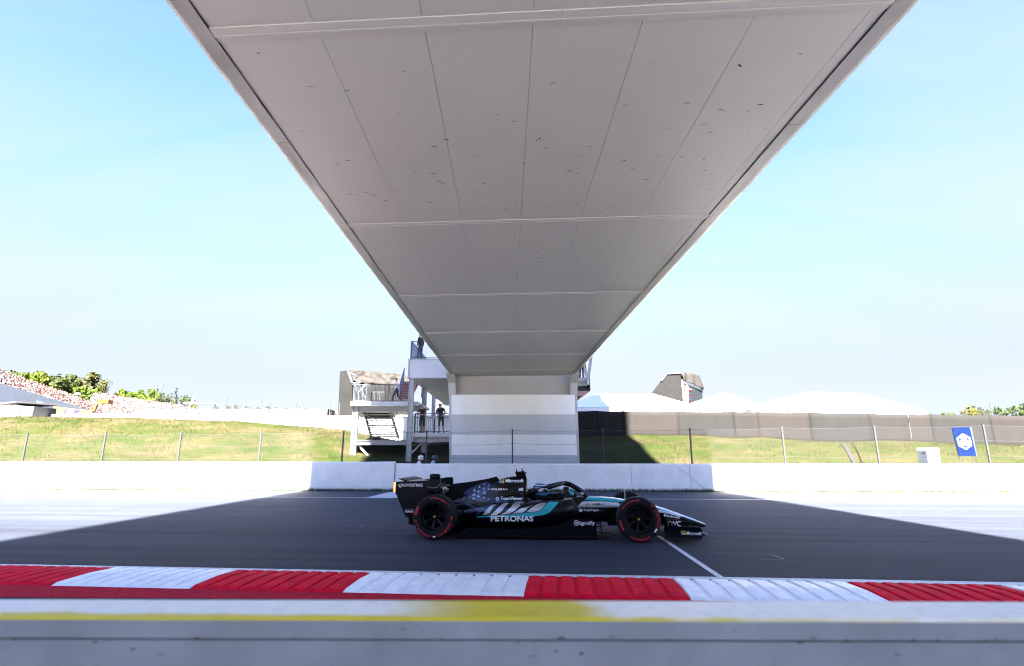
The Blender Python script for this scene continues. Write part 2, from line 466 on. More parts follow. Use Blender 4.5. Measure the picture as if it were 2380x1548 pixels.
for y in ys:
    for x in xs:
        vs.append((x, y, bank_z(x, y) if y < 39 else (crest_z(x) - 0.12 if y < 45 else 2.6)))
nx = len(xs); fs = [(j * nx + i, j * nx + i + 1, (j + 1) * nx + i + 1, (j + 1) * nx + i) for j in range(len(ys) - 1) for i in range(nx - 1)]
mb.add(vs, fs, 0, True)
tag(mb.build('ground', 'bank_grass'), kind='structure')

# ---- race track slab
mb = MB()
NX = 60
xs = [-260 + 520 * i / NX for i in range(NX + 1)]
top = [(x, 1.72, 0) for x in xs] + [(x, wall_y(x) + 0.6, 0) for x in xs]
bot = [(x, y, LOW - 0.05) for x, y, z in top]
n1 = NX + 1; fs = []
for i in range(NX):
    fs += [(i, i + 1, n1 + i + 1, n1 + i), (2 * n1 + i, 3 * n1 + i, 3 * n1 + i + 1, 2 * n1 + i + 1),
           (i, 2 * n1 + i, 2 * n1 + i + 1, i + 1), (n1 + i, n1 + i + 1, 3 * n1 + i + 1, 3 * n1 + i)]
mb.add(top + bot, fs)
tag(mb.build('race_track', 'asphalt'), kind='structure')

# ---- pit lane behind the photographer
mb = MB(); mb.box(-220, 220, -70, 1.45, LOW - .05, -0.01)
tag(mb.build('pit_lane', mat('pit_concrete', (0.42, 0.415, 0.40), 0.85, var=(0.4, 0.2))), kind='structure')

# ---- painted lines
def strip(name, p0, p1, w, z, m):
    p0, p1 = Vector((*p0, 0)), Vector((*p1, 0)); d = (p1 - p0).normalized(); nn = Vector((-d.y, d.x, 0)) * w / 2
    mb = MB(); k = 40
    for i in range(k):
        a = p0.lerp(p1, i / k); b = p0.lerp(p1, (i + 1) / k)
        mb.add([Vector((*(c).xy, z)) for c in (a - nn, b - nn, b + nn, a + nn)], [(0, 1, 2, 3)])
    return tag(mb.build(name, m), kind='structure')
far_line = lambda x: 18.86 - 0.0735 * x
strip('edge_line', (-200, far_line(-200)), (150, far_line(150)), 0.13, 0.004, 'line_paint')
near_line = lambda x: 6.79 + TS * x
strip('edge_line', (-60, near_line(-60)), (60, near_line(60)), 0.15, 0.004, 'line_paint')
strip('timing_line', (2.385, 6.52), (2.56, 9.95), 0.075, 0.006, 'line_paint')
mb = MB(); mb.add([(-5.0, 18.95, .004), (-4.05, 18.88, .004), (-3.4, 22.2, .004), (-4.85, 22.2, .004)], [(0, 1, 2, 3)])
tag(mb.build('painted_box', 'line_paint'), kind='structure')
# small grid corner marks
for gx, gy in ((-3.35, 11.2), (3.35, 7.75), (-2.2, 13.6)):
    mb = MB(); mb.box(gx, gx + 0.34, gy, gy + 0.03, 0.002, 0.004).box(gx + 0.31, gx + 0.34, gy + 0.03, gy + 0.4, 0.002, 0.004)
    tag(mb.build('grid_mark', mat('faint_paint', (0.13, 0.14, 0.155), 0.7, var=(30, .5))), kind='structure')

for a_, b_ in (((1.95, 9.4), (3.9, 7.35)), ((-6.9, 11.6), (-3.9, 12.5)), ((-60, 17.9), (60, 9.1)), ((-60, 14.0), (60, 5.2))):
    strip('tar_seam', a_, b_, 0.014, 0.003, mat('tar', (0.012, 0.014, 0.018), 0.7))

# ---- kerb with ridged red and white blocks
KA = math.atan(-0.092)
kd, kn = Vector((math.cos(KA), math.sin(KA), 0)), Vector((-math.sin(KA), math.cos(KA), 0))
kerb_o = Vector((0.2, 6.655, 0))
kerb = thing('kerb', None, None, kerb_o, rotz=KA); tag(kerb, kind='structure')
bounds = [-15.1, -13.4, -11.75, -10.1, -8.4, -6.72, -5.07, -3.5, -1.85, 0.0, 1.61, 3.46, 5.0, 6.7, 8.35, 10, 11.7, 13.4]
KW = 0.90
for i in range(len(bounds) - 1):
    s0, s1 = bounds[i], bounds[i + 1]
    red = i % 2 == 1
    mb = MB(); nr = 9; L = (s1 - s0) / nr
    # saw-tooth ridges across the kerb; the kerb rises away from the track
    prof = []
    for r_ in range(nr):
        a = s0 + r_ * L
        prof += [(a + 0.002, 0.002), (a + 0.012, 0.022), (a + L * 0.5, 0.022), (a + L - 0.040, 0.018), (a + L - 0.034, 0.002)]
    prof[0] = (s0 + 0.002, 0.004); prof[-1] = (s1 - 0.002, 0.004)
    rows = []
    for w, hk, base in ((0.0, 0.0, 0.003), (-0.025, 0.55, 0.006), (-0.06, 1.0, 0.012), (-KW * 0.5, 1.0, 0.026), (-KW + 0.05, 0.8, 0.014), (-KW + 0.02, 0.4, 0.010), (-KW, 0.0, 0.005)):
        rows.append([(a + 0.006 * noise.noise(Vector((a * 7, w * 5, 2.0))), w + 0.012 * noise.noise(Vector((a * 5, w * 9, 7.0))), base + z * hk) for a, z in prof])
    npf = len(prof)
    mb.add([p for r_ in rows for p in r_], [(j * npf + k, j * npf + k + 1, (j + 1) * npf + k + 1, (j + 1) * npf + k) for j in range(len(rows) - 1) for k in range(npf - 1)])
    mb.build('kerb_block', 'kerb_red' if red else 'kerb_white', kerb)
# red painted apron in front of the kerb
mb = MB(); m_ = 30
A = [Vector((-14 + 28 * i / m_, 0, 0)) for i in range(m_ + 1)]
lo = [(p.x, 5.60 - 0.030 * p.x + 0.02 * noise.noise(Vector((p.x * 2, 1, 1))), 0.004) for p in A]
hi = [(p.x, 6.655 - 0.092 * (p.x - 0.2) - KW + 0.03, 0.004) for p in A]
mb.add(lo + hi, [(i, i + 1, m_ + 2 + i, m_ + 1 + i) for i in range(m_)])
tag(mb.build('red_apron', 'red_ground_paint'), kind='structure')

# ---- far concrete barrier
def barrier(name, label, cuts, dy, h, endround=None):
    kit = Kit(name, label, 'wall', (cuts[len(cuts) // 2], wall_y(cuts[len(cuts) // 2]), 0))
    for a, b in zip(cuts, cuts[1:]):
        mb = MB(); g = 0.008; k = max(2, int((b - a) / 0.4)); rings = []
        for i in range(k + 1):
            x = a + g + (b - a - 2 * g) * i / k; y = wall_y(x) + dy
            wv = 0.012 * noise.noise(Vector((x * 0.5, 0, dy)))
            hh = h + 0.012 * noise.noise(Vector((x * 0.7, 3, dy)))
            e = 0.0
            rings.append([(x, y + wv, -0.02), (x, y + 0.03 + wv, hh * 0.5), (x, y + 0.045 + wv, hh - 0.03), (x, y + 0.075, hh), (x, y + 0.30, hh), (x, y + 0.33, hh - 0.03), (x, y + 0.36, LOW)])
        mb.loft(rings, 0, True, False)
        kit.part('wall_section', mb, 'barrier_white', bevel=0)
    return kit
xl = at(918, 1100, 23.25).x
cutsL = [-60, -54, -48, -42, -36, -30, -24, -18.2, -12.4, xl]
b1 = barrier('concrete_barrier', 'white concrete trackside wall left of the race car, mostly in full sun', cutsL, -0.10, 1.165)
cutsR = [xl + 0.01, at(1468, 1110, 22.8).x, at(1660, 1110, 22.5).x - 0.9, at(1772, 1110, 22.4).x, 15.4, 20.6, 26, 32, 38, 44, 50]
b2 = barrier('concrete_barrier', 'white concrete trackside wall behind and right of the race car', cutsR, 0.0, 1.09)
# scuffs and a diagonal crack on the barrier
mb = MB()
crk = [(-0.75, 1.0), (-0.62, 0.88), (-0.5, 0.74), (-0.40, 0.66), (-0.22, 0.45), (-0.05, 0.26), (0.12, 0.05)]
cx0 = at(1632, 1110, 22.5).x
for (a, za), (b, zb) in zip(crk, crk[1:]):
    xa, xb = cx0 + a * 1.3, cx0 + b * 1.3; ya, yb = wall_y(xa) + 0.0, wall_y(xb) + 0.0
    mb.add([(xa, ya - 0.012, za), (xb, yb - 0.012, zb), (xb + 0.014, yb - 0.012, zb + 0.004), (xa + 0.014, ya - 0.012, za + 0.004)], [(0, 1, 2, 3)])
for i in range(46):
    x = random.uniform(-13, 9.5); z = random.uniform(0.12, 0.98); w = random.uniform(0.01, 0.05); h = random.uniform(0.008, 0.03)
    y = wall_y(x) - 0.014 + (-0.10 if x < xl else 0)
    mb.add([(x, y, z), (x + w, y, z + h * .3), (x + w * .8, y, z + h), (x + w * .2, y, z + h * .8)], [(0, 1, 2, 3)])
b2.part('wall_scuffs', mb, mat('scuff_grey', (0.16, 0.16, 0.17), 0.8), kind='stuff', fix=False)

# ---- near pit wall the photographer looks over
kit = Kit('pit_wall', 'low concrete pit wall with white and yellow painted coping along the bottom edge', 'wall', (0, 1.55, 0))
def coping_mat():
    m = bpy.data.materials.new('coping_paint'); m.use_nodes = True
    n, l = m.node_tree.nodes, m.node_tree.links
    b = n['Principled BSDF']; b.inputs['Roughness'].default_value = 0.55
    g = n.new('ShaderNodeNewGeometry'); sp = n.new('ShaderNodeSeparateXYZ'); l.new(g.outputs['Position'], sp.inputs[0])
    t = n.new('ShaderNodeTexNoise'); t.inputs['Scale'].default_value = 9; t.inputs['Detail'].default_value = 5; l.new(g.outputs['Position'], t.inputs['Vector'])
    def math_(op, a, c):
        x = n.new('ShaderNodeMath'); x.operation = op
        for i, v_ in enumerate((a, c)):
            if isinstance(v_, (int, float)): x.inputs[i].default_value = v_
            else: l.new(v_, x.inputs[i])
        return x.outputs[0]
    def ramp(v_, pts):
        r = n.new('ShaderNodeValToRGB'); l.new(v_, r.inputs[0]); e = r.color_ramp.elements
        e[0].position, e[1].position = pts[0][0], pts[-1][0]
        e[0].color = (pts[0][1],) * 3 + (1,); e[1].color = (pts[-1][1],) * 3 + (1,)
        for p, c in pts[1:-1]:
            k = e.new(p); k.color = (c, c, c, 1)
        return r.outputs[0]
    xx = math_('ADD', math_('MULTIPLY', sp.outputs['X'], 0.25), 0.5)           # -2..2 m -> 0..1
    wob = math_('MULTIPLY', math_('SUBTRACT', t.outputs['Fac'], 0.5), 0.10)
    patch = ramp(math_('ADD', xx, math_('MULTIPLY', wob, 0.5)), [(0.415, 0), (0.445, 0.7), (0.475, 1), (0.545, 0.95), (0.565, 0)])
    yy = math_('ADD', sp.outputs['Y'], math_('ADD', math_('MULTIPLY', wob, 0.5), math_('MULTIPLY', sp.outputs['X'], 0.028)))
    edge = ramp(math_('MULTIPLY', math_('SUBTRACT', yy, 1.44), 6.0), [(0.27, 1.0), (0.40, 0.0)])
    left = ramp(xx, [(0.56, 1), (0.7, 0.65), (1.0, 0.3)])
    fac = math_('MAXIMUM', patch, math_('MULTIPLY', edge, left))
    mx = n.new('ShaderNodeMixRGB'); l.new(fac, mx.inputs[0])
    mx.inputs[1].default_value = (0.88, 0.86, 0.76, 1); mx.inputs[2].default_value = (0.68, 0.55, 0.012, 1)
    t2 = n.new('ShaderNodeTexNoise'); t2.inputs['Scale'].default_value = 22; t2.inputs['Detail'].default_value = 6; l.new(g.outputs['Position'], t2.inputs['Vector'])
    r2 = ramp(t2.outputs['Fac'], [(0.3, 0.90), (0.55, 1.0)])
    mm = n.new('ShaderNodeMixRGB'); mm.blend_type = 'MULTIPLY'; mm.inputs[0].default_value = 1; l.new(mx.outputs[0], mm.inputs[1]); l.new(r2, mm.inputs[2])
    l.new(mm.outputs[0], b.inputs['Base Color'])
    return m
M['coping_paint'] = coping_mat()
def pw(x, f): return (f + (-0.012 * x))
mb = MB(); rings = []
for i in range(81):
    x = -9 + 18 * i / 80; o = -0.010 * x
    j1 = 0.0025 * noise.noise(Vector((x * 3, 0, 0))); j2 = 0.003 * noise.noise(Vector((x * 4, 5, 0)))
    rings.append([(x, 1.478 + o + j1, 0.902), (x, 1.476 + o + j1, 0.944), (x, 1.482 + o + j1, 0.950 + j2), (x, 1.640 + o + j1, 0.952), (x, 1.648 + o, 0.946), (x, 1.648 + o, 0.902)])
mb.loft(rings, 0, True, False)
for i, f in enumerate(mb.f):
    pass
cop = kit.part('coping', mb, ['coping_paint', 'concrete'])
for p in cop.data.polygons:
    p.material_index = 0 if p.normal.z > 0.6 else 1
mb = MB(); rings = []
for i in range(61):
    x = -9 + 18 * i / 60; o = -0.010 * x
    rings.append([(x, 1.484 + o, LOW), (x, 1.482 + o, 0.897), (x, 1.642 + o, 0.897), (x, 1.644 + o, LOW)])
mb.loft(rings, 0, True, False); kit.part('wall_body', mb, 'concrete')
mb = MB()
mb.hexa([(-9, 1.50 + .09, .894), (9, 1.50 - .09, .894), (9, 1.63 - .09, .894), (-9, 1.63 + .09, .894)], [(-9, 1.50 + .09, .9035), (9, 1.50 - .09, .9035), (9, 1.63 - .09, .9035), (-9, 1.63 + .09, .9035)])
kit.part('joint_bed', mb, 'seam_dark')
mb = MB()
for i in range(40):
    x = random.uniform(-1.7, 1.7); z = random.choice([random.uniform(0.86, 0.93), random.uniform(0.89, 0.905)])
    w, h = random.uniform(0.004, 0.022), random.uniform(0.002, 0.006)
    y = 1.4735 - 0.010 * x
    mb.add([(x, y, z), (x + w, y, z + h * .2), (x + w * .7, y, z + h), (x + w * .1, y, z + h * .7)], [(0, 1, 2, 3)])
kit.part('dirt_spots', mb, mat('dirt', (0.07, 0.065, 0.06), 0.9), kind='stuff', fix=False)

# ---- the tall building behind the camera whose shadow falls across the track
kit = Kit('control_tower', 'tall concrete tower behind the pit wall, only its wide shadow shows across the track', 'building', (0.5, -34, LOW))
mb = MB(); mb.box(-7.80, 9.0, -41, -27, LOW, 72); kit.part('tower_body', mb, 'concrete')
for i in range(18):
    mb = MB(); mb.box(-7.2, 8.1, -26.99, -26.94, 3 + i * 3.7, 4.9 + i * 3.7); kit.part('window_band', mb, 'glass_dark')

# ---- footbridge
BS, BK = -0.0098, -0.065
def bp(Y0, w, up=0.0):
    Y = Y0 + BK * w; return Vector((w + BS * (Y - 4.5), Y, 5.53 + 0.015 * Y + up))
J0, JP = 4.52, 4.88
kit = Kit('footbridge', 'wide pale grey footbridge crossing over the track, seen from right below', 'bridge', (0, 12, 5.6))
bridge = kit
wl_ = [-3.08, -1.985, -0.887, 0.212, 1.31, 2.408, 3.50]
spans = range(-4, 6)
proto = None
def panel_mb(ya, yb, wa, wb):
    mb = MB(); g = 0.0026
    a = [bp(ya + g, wa + g), bp(ya + g, wb - g), bp(yb - g, wb - g), bp(yb - g, wa + g)]
    u = Vector((0, 0, 0.04)); mb.hexa(a, [p + u for p in a]); return mb
protos = {}
for k in spans:
    ya, yb = J0 + JP * k + 0.085, J0 + JP * (k + 1) - 0.085
    if k == 5: yb = 31.3
    for i in range(6):
        key = (k == 5, i)
        if key not in protos:
            protos[key] = (kit.part('soffit_panel', panel_mb(ya, yb, wl_[i], wl_[i + 1]), 'soffit'), bp(ya, 0))
        else:
            src, o0 = protos[key]; kit.clone(src, bp(ya, 0) - o0)
    # narrow closing strip on the right
    mb = panel_mb(ya, yb, 3.50, 3.645); kit.part('edge_panel', mb, 'soffit')
    # cross joint cover: stepped batten
    if k > -4:
        yj = J0 + JP * k
        for (o1, o2, dz, mt) in ((-0.095, 0.005, -0.012, 'soffit_trim'), (0.006, 0.04, -0.017, 'soffit_trim'), (0.041, 0.094, -0.008, 'soffit_trim')):
            mb = MB()
            for w0, w1 in ((-3.08, 0.498), (0.502, 3.645)):
                a = [bp(yj + o1, w0, dz), bp(yj + o1, w1, dz), bp(yj + o2, w1, dz), bp(yj + o2, w0, dz)]
                mb.hexa(a, [p + Vector((0, 0, 0.06)) for p in a])
            kit.part('joint_cover', mb, mt)
# dark backing, deck and parapet
def slab(name, y0, y1, w0, w1, z0, z1, m, **k):
    mb = MB(); a = [bp(y0, w0, z0), bp(y0, w1, z0), bp(y1, w1, z0), bp(y1, w0, z0)]; b_ = [bp(y0, w0, z1), bp(y0, w1, z1), bp(y1, w1, z1), bp(y1, w0, z1)]
    mb.hexa(a, b_); return kit.part(name, mb, m, **k)
slab('backing', -15, 31.2, -3.22, 3.80, 0.045, 0.09, 'seam_dark')
slab('deck', -15, 31.2, -3.20, 3.78, 0.1, 0.55, 'concrete')
slab('parapet', -15, 31.2, -3.21, -3.11, 0.56, 1.1, 'deck_panel')
slab('parapet', -15, 31.2, 3.69, 3.79, 0.56, 1.1, 'deck_panel')
# dented sheet-metal flashing along both edges, riveted
for side, (w0, w1) in ((-1, (-3.30, -3.085)), (1, (3.65, 3.87))):
    for pz in range(-3, 7):
        mb = MB(); y0, y1 = J0 + JP * (pz - 1) + 2.0, J0 + JP * pz + 2.0 - 0.012
        y1 = min(y1, 31.0)
        ny = 40; nw = 5; rows = []
        for i in range(ny + 1):
            Y = y0 + (y1 - y0) * i / ny; row = []
            for j in range(nw + 1):
                t = j / nw; w = w0 + (w1 - w0) * t
                d = noise.noise(Vector((Y * 1.3, w * 4, side * 3.1))); d2 = noise.noise(Vector((Y * 3.1, w * 9, side * 7.7)))
                amp = 0.016 if side < 0 else 0.007
                dz = -0.012 + amp * (d * abs(d)) * 1.6 + amp * 0.3 * d2
                row.append(bp(Y, w + (0.006 * d if t in (0, 1) else 0), dz))
            # upturned outer edge
            wo = w0 if side < 0 else w1
            lip = bp(Y, wo, 0.32 + 0.0)
            row = ([lip] + row) if side < 0 else (row + [lip])
            rows.append(row)
        nn_ = len(rows[0])
        mb.add([p for r_ in rows for p in r_], [(i * nn_ + j, i * nn_ + j + 1, (i + 1) * nn_ + j + 1, (i + 1) * nn_ + j) for i in range(ny) for j in range(nn_ - 1)], 0, True)
        fl = kit.part('edge_flashing', mb, 'flashing', fix=False)
        md = fl.modifiers.new('thick', 'SOLIDIFY'); md.use_rim = False; md.thickness = 0.003; md.offset = 1 if side < 0 else -1
mb = MB()
for side, ws in ((-1, (-3.255, -3.13)), (1, (3.69, 3.80))):
    for i in range(34):
        for w in ws:
            c = bp(-2 + i * 0.97 + (0.08 if w == ws[0] else 0), w, -0.024)
            n_ = 6; mb.loft([[c + Vector((0.008 * math.cos(2 * math.pi * j / n_) * s, 0.008 * math.sin(2 * math.pi * j / n_) * s, -dz)) for j in range(n_)] for s, dz in ((1, 0), (0.7, 0.005), (0.1, 0.007))], 0, False)
kit.part('rivets', mb, 'flashing', kind='stuff')
# rubber pick-up marks thrown at the soffit
mb = MB()
def fleck(Y0, w, ln, wd, a):
    c = bp(Y0, w, -0.0015); dx = Vector((math.cos(a), math.sin(a), 0)); dy = Vector((-math.sin(a), math.cos(a), 0))
    pts = [(-1, 0), (-0.4, 0.8), (0.1, 0.6), (0.5, 1), (1, 0.1), (0.6, -0.5), (0.1, -0.9), (-0.5, -0.6)]
    P = []
    for a_, b_ in pts:
        o = dx * a_ * ln / 2 * random.uniform(.75, 1.2) + dy * b_ * wd / 2 * random.uniform(.6, 1.3); o.z = 0.015 * o.y
        P.append(c + o)
    mb.add(P, [tuple(range(8))])
for px, py, ln, wd, a in ((1008, 340, .12, .022, .1), (1100, 363, .17, .01, .03), (1255, 322, .06, .03, .6), (1247, 327, .03, .04, 1.3), (1218, 380, .07, .02, 0), (1370, 341, .11, .014, 0), (1720, 152, .07, .03, .5), (1652, 307, .07, .025, -.3), (1470, 393, .07, .025, -.2), (1502, 417, .12, .016, .1), (1262, 601, .2, .025, 0), (1020, 421, .1, .02, -.3), (1030, 425, .1, .02, .4), (808, 373, .1, .018, .15), (600, 123, .04, .02, .5), (806, 210, .1, .012, -.2), (1250, 565, .1, .015, 0), (1195, 543, .04, .03, 0), (1175, 487, .12, .016, .05), (1397, 492, .13, .014, .1), (1322, 478, .1, .014, .1), (1636, 370, .03, .03, 0), (960, 494, .05, .02, 0), (1270, 458, .16, .008, 0)):
    d = ray((px, py)); t = (5.53 - CAM_H) / (d.z - 0.015 * d.y); p = EYE + d * t
    w = p.x - BS * (p.y - 4.5); fleck(p.y - BK * w, w, ln, wd, a + random.uniform(-.1, .1))
for i in range(210):
    Y = random.gauss(9.0, 2.6); w = random.uniform(-2.9, 3.4)
    if Y < 5: continue
    s = random.random() ** 2.2
    fleck(Y, w, 0.024 + 0.11 * s, 0.007 + 0.014 * random.random() * (0.4 + s), random.gauss(0, 0.22))
kit.part('rubber_marks', mb, 'rubber_mark', kind='stuff', fix=False)

# ---- bridge pier
PY = 31.0
xa, xb = q(Z4, 218, 1400, PY).x, q(Z4, 1788, 1400, PY).x
xta, xtb = q(Z4, 206, 420, PY).x, q(Z4, 1748, 420, PY).x
kit = Kit('bridge_pier', 'broad pale pier with grey and white cladding bands under the far end of the footbridge', 'pier', ((xa + xb) / 2, PY + 1, LOW))
zt = 6.05
def zat(y): return q(Z4, 1000, y, PY).z
zb = [zat(612), zat(853), zat(1095), zat(1345)]
def xL(z): return xa + (xta - xa) * (z + 0.4) / 6.4
def xR(z): return xb + (xtb - xb) * (z + 0.4) / 6.4
mb = MB(); mb.hexa([(xL(LOW), PY + .05, LOW), (xR(LOW), PY + .05, LOW), (xR(LOW), PY + 2.4, LOW), (xL(LOW), PY + 2.4, LOW)], [(xL(zb[0]), PY + .05, zb[0]), (xR(zb[0]), PY + .05, zb[0]), (xR(zb[0]), PY + 2.4, zb[0]), (xL(zb[0]), PY + 2.4, zb[0])])
kit.part('pier_body', mb, 'pier_frame')
mb = MB(); mb.box(xL(5) + .25, xR(5) - .25, PY + .45, PY + 2.35, zb[0] - .05, zt); kit.part('recessed_head', mb, mat('pier_head', (0.44, 0.43, 0.41), 0.5, var=(0.8, 0.08)))
lev = [LOW, zb[3], zb[2], zb[1], zb[0]]
for i, m_ in enumerate(('pier_grey', 'pier_light', 'pier_grey', 'pier_light')):
    z0, z1 = lev[i] + .004, lev[i + 1] - .004; mb = MB(); e = 0.13
    a = [(xL(z0) + e, PY, z0), (xR(z0) - e, PY, z0), (xR(z1) - e, PY, z1), (xL(z1) + e, PY, z1)]
    mb.hexa([(x, y + .048, z) for x, y, z in a], a); kit.part('cladding_panel', mb, m_)
for sgn in (-1, 1):
    mb = MB(); X = xL if sgn < 0 else xR
    o = lambda z, w: X(z) + (-sgn) * w
    for w0, w1 in ((0, 0.118),):
        a = [(o(LOW, w0), PY - .012, LOW), (o(LOW, w1), PY - .012, LOW), (o(zb[0], w1), PY - .012, zb[0]), (o(zb[0], w0), PY - .012, zb[0])]
        mb.hexa([(x, y + .06, z) for x, y, z in a], a)
    kit.part('corner_trim', mb, 'pier_frame')
    # haunch that carries the deck edge
    mb = MB(); z0, z1 = zb[0] + .006, zt - 0.02
    a = [(o(z0, -.02), PY - .05, z0), (o(z0, .40), PY - .05, z0), (o(z0, .40), PY + 2.3, z0), (o(z0, -.02), PY + 2.3, z0)]
    zm = z0 + (z1 - z0) * .55
    c_ = [(o(zm, -.03), PY - .12, zm), (o(zm, .37), PY - .12, zm), (o(zm, .37), PY + 2.3, zm), (o(zm, -.03), PY + 2.3, zm)]
    e_ = [(o(z1, -.12), PY - .75, z1), (o(z1, .33), PY - .75, z1), (o(z1, .33), PY + 2.3, z1), (o(z1, -.12), PY + 2.3, z1)]
    mb.hexa(a, c_); mb.hexa(c_, e_); kit.part('haunch', mb, 'soffit_trim')

# ================================================================== CHAIN-LINK FENCE
fy = lambda X: wall_y(X) + 0.62
kit = Kit('chain_link_fence', 'chain-link fence on steel posts standing behind the white trackside wall', 'fence', (0, fy(0), 0))
post_px = [(-160, 1007), (52, 1007), (236, 1007), (413, 1006), (601, 1004), (794, 1003), (990, 1001), (1191, 998), (1404, 997), (1608, 996), (1825, 992), (2043, 990), (2300, 987), (2560, 985)]
fp = []
for px, py in post_px:
    X = at(px, 1070, 23.4).x
    for _ in range(3): X = at(px, 1070, fy(X)).x
    fp.append((X, fy(X), at(px, py, fy(X)).z))
for i, (X, Y, Z) in enumerate(fp):
    mb = MB(); lean = 0.02 * noise.noise(Vector((i * 3.3, 0, 0)))
    a = [(X - .028, Y - .028, LOW), (X + .028, Y - .028, LOW), (X + .028, Y + .028, LOW), (X - .028, Y + .028, LOW)]
    b_ = [(x + lean, y, Z) for x, y, z in a]; mb.hexa(a, b_)
    mb.box(X + lean - .036, X + lean + .036, Y - .036, Y + .036, Z - .03, Z + .012)
    if i <= 4:                                   # slotted face on the older posts
        for k in range(9):
            z = 1.1 + k * .15; mb.box(X - .012, X + .012, Y - .034, Y - .0285, z, z + .07)
    kit.part('post', mb, 'rail_dark' if i in (5, 6, 7, 9) else 'galvanised')
def sag(i, t, lvl):
    X0, Y0, Z0 = fp[i]; X1, Y1, Z1_ = fp[i + 1]
    z = (Z0 + (Z1_ - Z0) * t - 0.04); zl = z - (0, 0.55, 1.10)[lvl] * (z - 0.85) / 1.6
    return Vector((X0 + (X1 - X0) * t, Y0 + (Y1 - Y0) * t - .034, zl - 0.05 * 4 * t * (1 - t)))
for lvl in range(3):
    mb = MB()
    for i in range(len(fp) - 1):
        mb.tube([sag(i, k / 6, lvl) for k in range(7)], 0.0045, 4)
    kit.part('wire', mb, 'galvanised' if lvl else 'rail_dark')
mb = MB()
for i in range(len(fp) - 1):
    a, b_ = sag(i, 0, 0), sag(i, 1, 0); L = (b_ - a).length; zb_ = 0.55; n_ = int(L / 0.095)
    for k in range(-18, n_ + 1):
        for sg in (1, -1):
            t0, t1 = k / n_, (k + 18) / n_       # a wire climbs the mesh height over 18 cells
            lo_, hi_ = max(t0, 0), min(t1, 1)
            if hi_ <= lo_: continue
            def P(t):
                f = (t - t0) / (t1 - t0); f = f if sg > 0 else 1 - f
                p = sag(i, t, 0); p.z = zb_ + (p.z - zb_) * f; p.y -= 0.004 * sg; return p
            p0, p1 = P(lo_), P(hi_); d = Vector((0, 0, 0.0026)); e = Vector((0, 0.0026, 0.0))
            mb.add([p0 - d, p0 + d, p0 + e, p1 - d, p1 + d, p1 + e], [(0, 1, 4, 3), (1, 2, 5, 4), (2, 0, 3, 5)])
kit.part('wire_mesh', mb, 'galvanised', kind='stuff', fix=False)

# ================================================================== STAIR TOWER
kit = Kit('stair_tower', 'pale steel stair tower with landings, railings and red treads left of the pier', 'stair tower', (-7.5, 34, LOW))
st = kit
def pbox(name, Z, a, b, Y0, Y1, m, parent=None, bev=0):
    p, r_ = q(Z, *a, Y0), q(Z, *b, Y0); mb = MB()
    mb.box(min(p.x, r_.x), max(p.x, r_.x), Y0, Y1, min(p.z, r_.z), max(p.z, r_.z)); return kit.part(name, mb, m, parent, bevel=bev)
def column(x0, x1, ytop, Y, m='steel_light'):
    p, r_ = q(Z3, x0, ytop, Y), q(Z3, x1, ytop, Y); cx, w = (p.x + r_.x) / 2, (r_.x - p.x)
    mb = MB(); f = w * .09
    mb.box(cx - w / 2, cx - w / 2 + f, Y, Y + w, LOW, p.z).box(cx + w / 2 - f, cx + w / 2, Y, Y + w, LOW, p.z).box(cx - w / 2 + f, cx + w / 2 - f, Y + w * .2, Y + w * .32, LOW, p.z)
    return kit.part('column', mb, m)
column(868, 934, 352, 32.05); column(120, 192, 722, 33.0); column(1046, 1102, 468, 38.0); column(1176, 1218, 565, 44.0); column(1248, 1300, 625, 49.0)
column(1030, 1092, 1200, 34.0)
# upper deck box
p, r_ = q(Z3, 862, 88, 32), q(Z3, 1404, 352, 32)
zup, zun, xu0, xu1 = p.z, r_.z, p.x, r_.x
mb = MB(); mb.box(xu0 + .05, xu1, 32.06, 50, zun + .06, zup - .06); kit.part('upper_deck', mb, 'steel_cream')
mb = MB(); mb.box(xu0 + .1, xu1, 32.02, 32.055, zun + .05, zup - .06); kit.part('fascia_panel', mb, 'deck_panel')
mb = MB(); mb.box(xu0, xu1, 32.0, 32.1, zup - .055, zup).box(xu0, xu1, 32.0, 32.1, zun, zun + .045).box(xu0, xu0 + .095, 31.99, 32.1, zun, zup); kit.part('fascia_frame', mb, 'steel_light')
# middle landing
p, r_ = q(Z3, 88, 662, 32.6), q(Z3, 990, 716, 32.6); zm1, zm0, xm0, xm1 = p.z, r_.z, p.x, r_.x
xmid = q(Z3, 545, 680, 32.6).x
for a, b_ in ((xm0, xmid - .006), (xmid + .006, xm1)):
    mb = MB(); mb.box(a, b_, 32.6, 32.68, zm0, zm1); kit.part('edge_beam', mb, 'deck_panel')
mb = MB(); mb.box(xm0 + .02, xm1, 32.69, 37.2, zm0 + .1, zm1 - .02); kit.part('landing', mb, 'steel_light')
p, r_ = q(Z3, 190, 728, 33.1), q(Z3, 1040, 790, 33.1)
mb = MB(); mb.box(p.x, r_.x, 33.1, 33.13, r_.z, p.z).box(p.x, r_.x, 33.03, 33.2, r_.z - .02, r_.z).box(p.x, r_.x, 33.03, 33.2, p.z, p.z + .02); kit.part('beam', mb, 'steel_light')
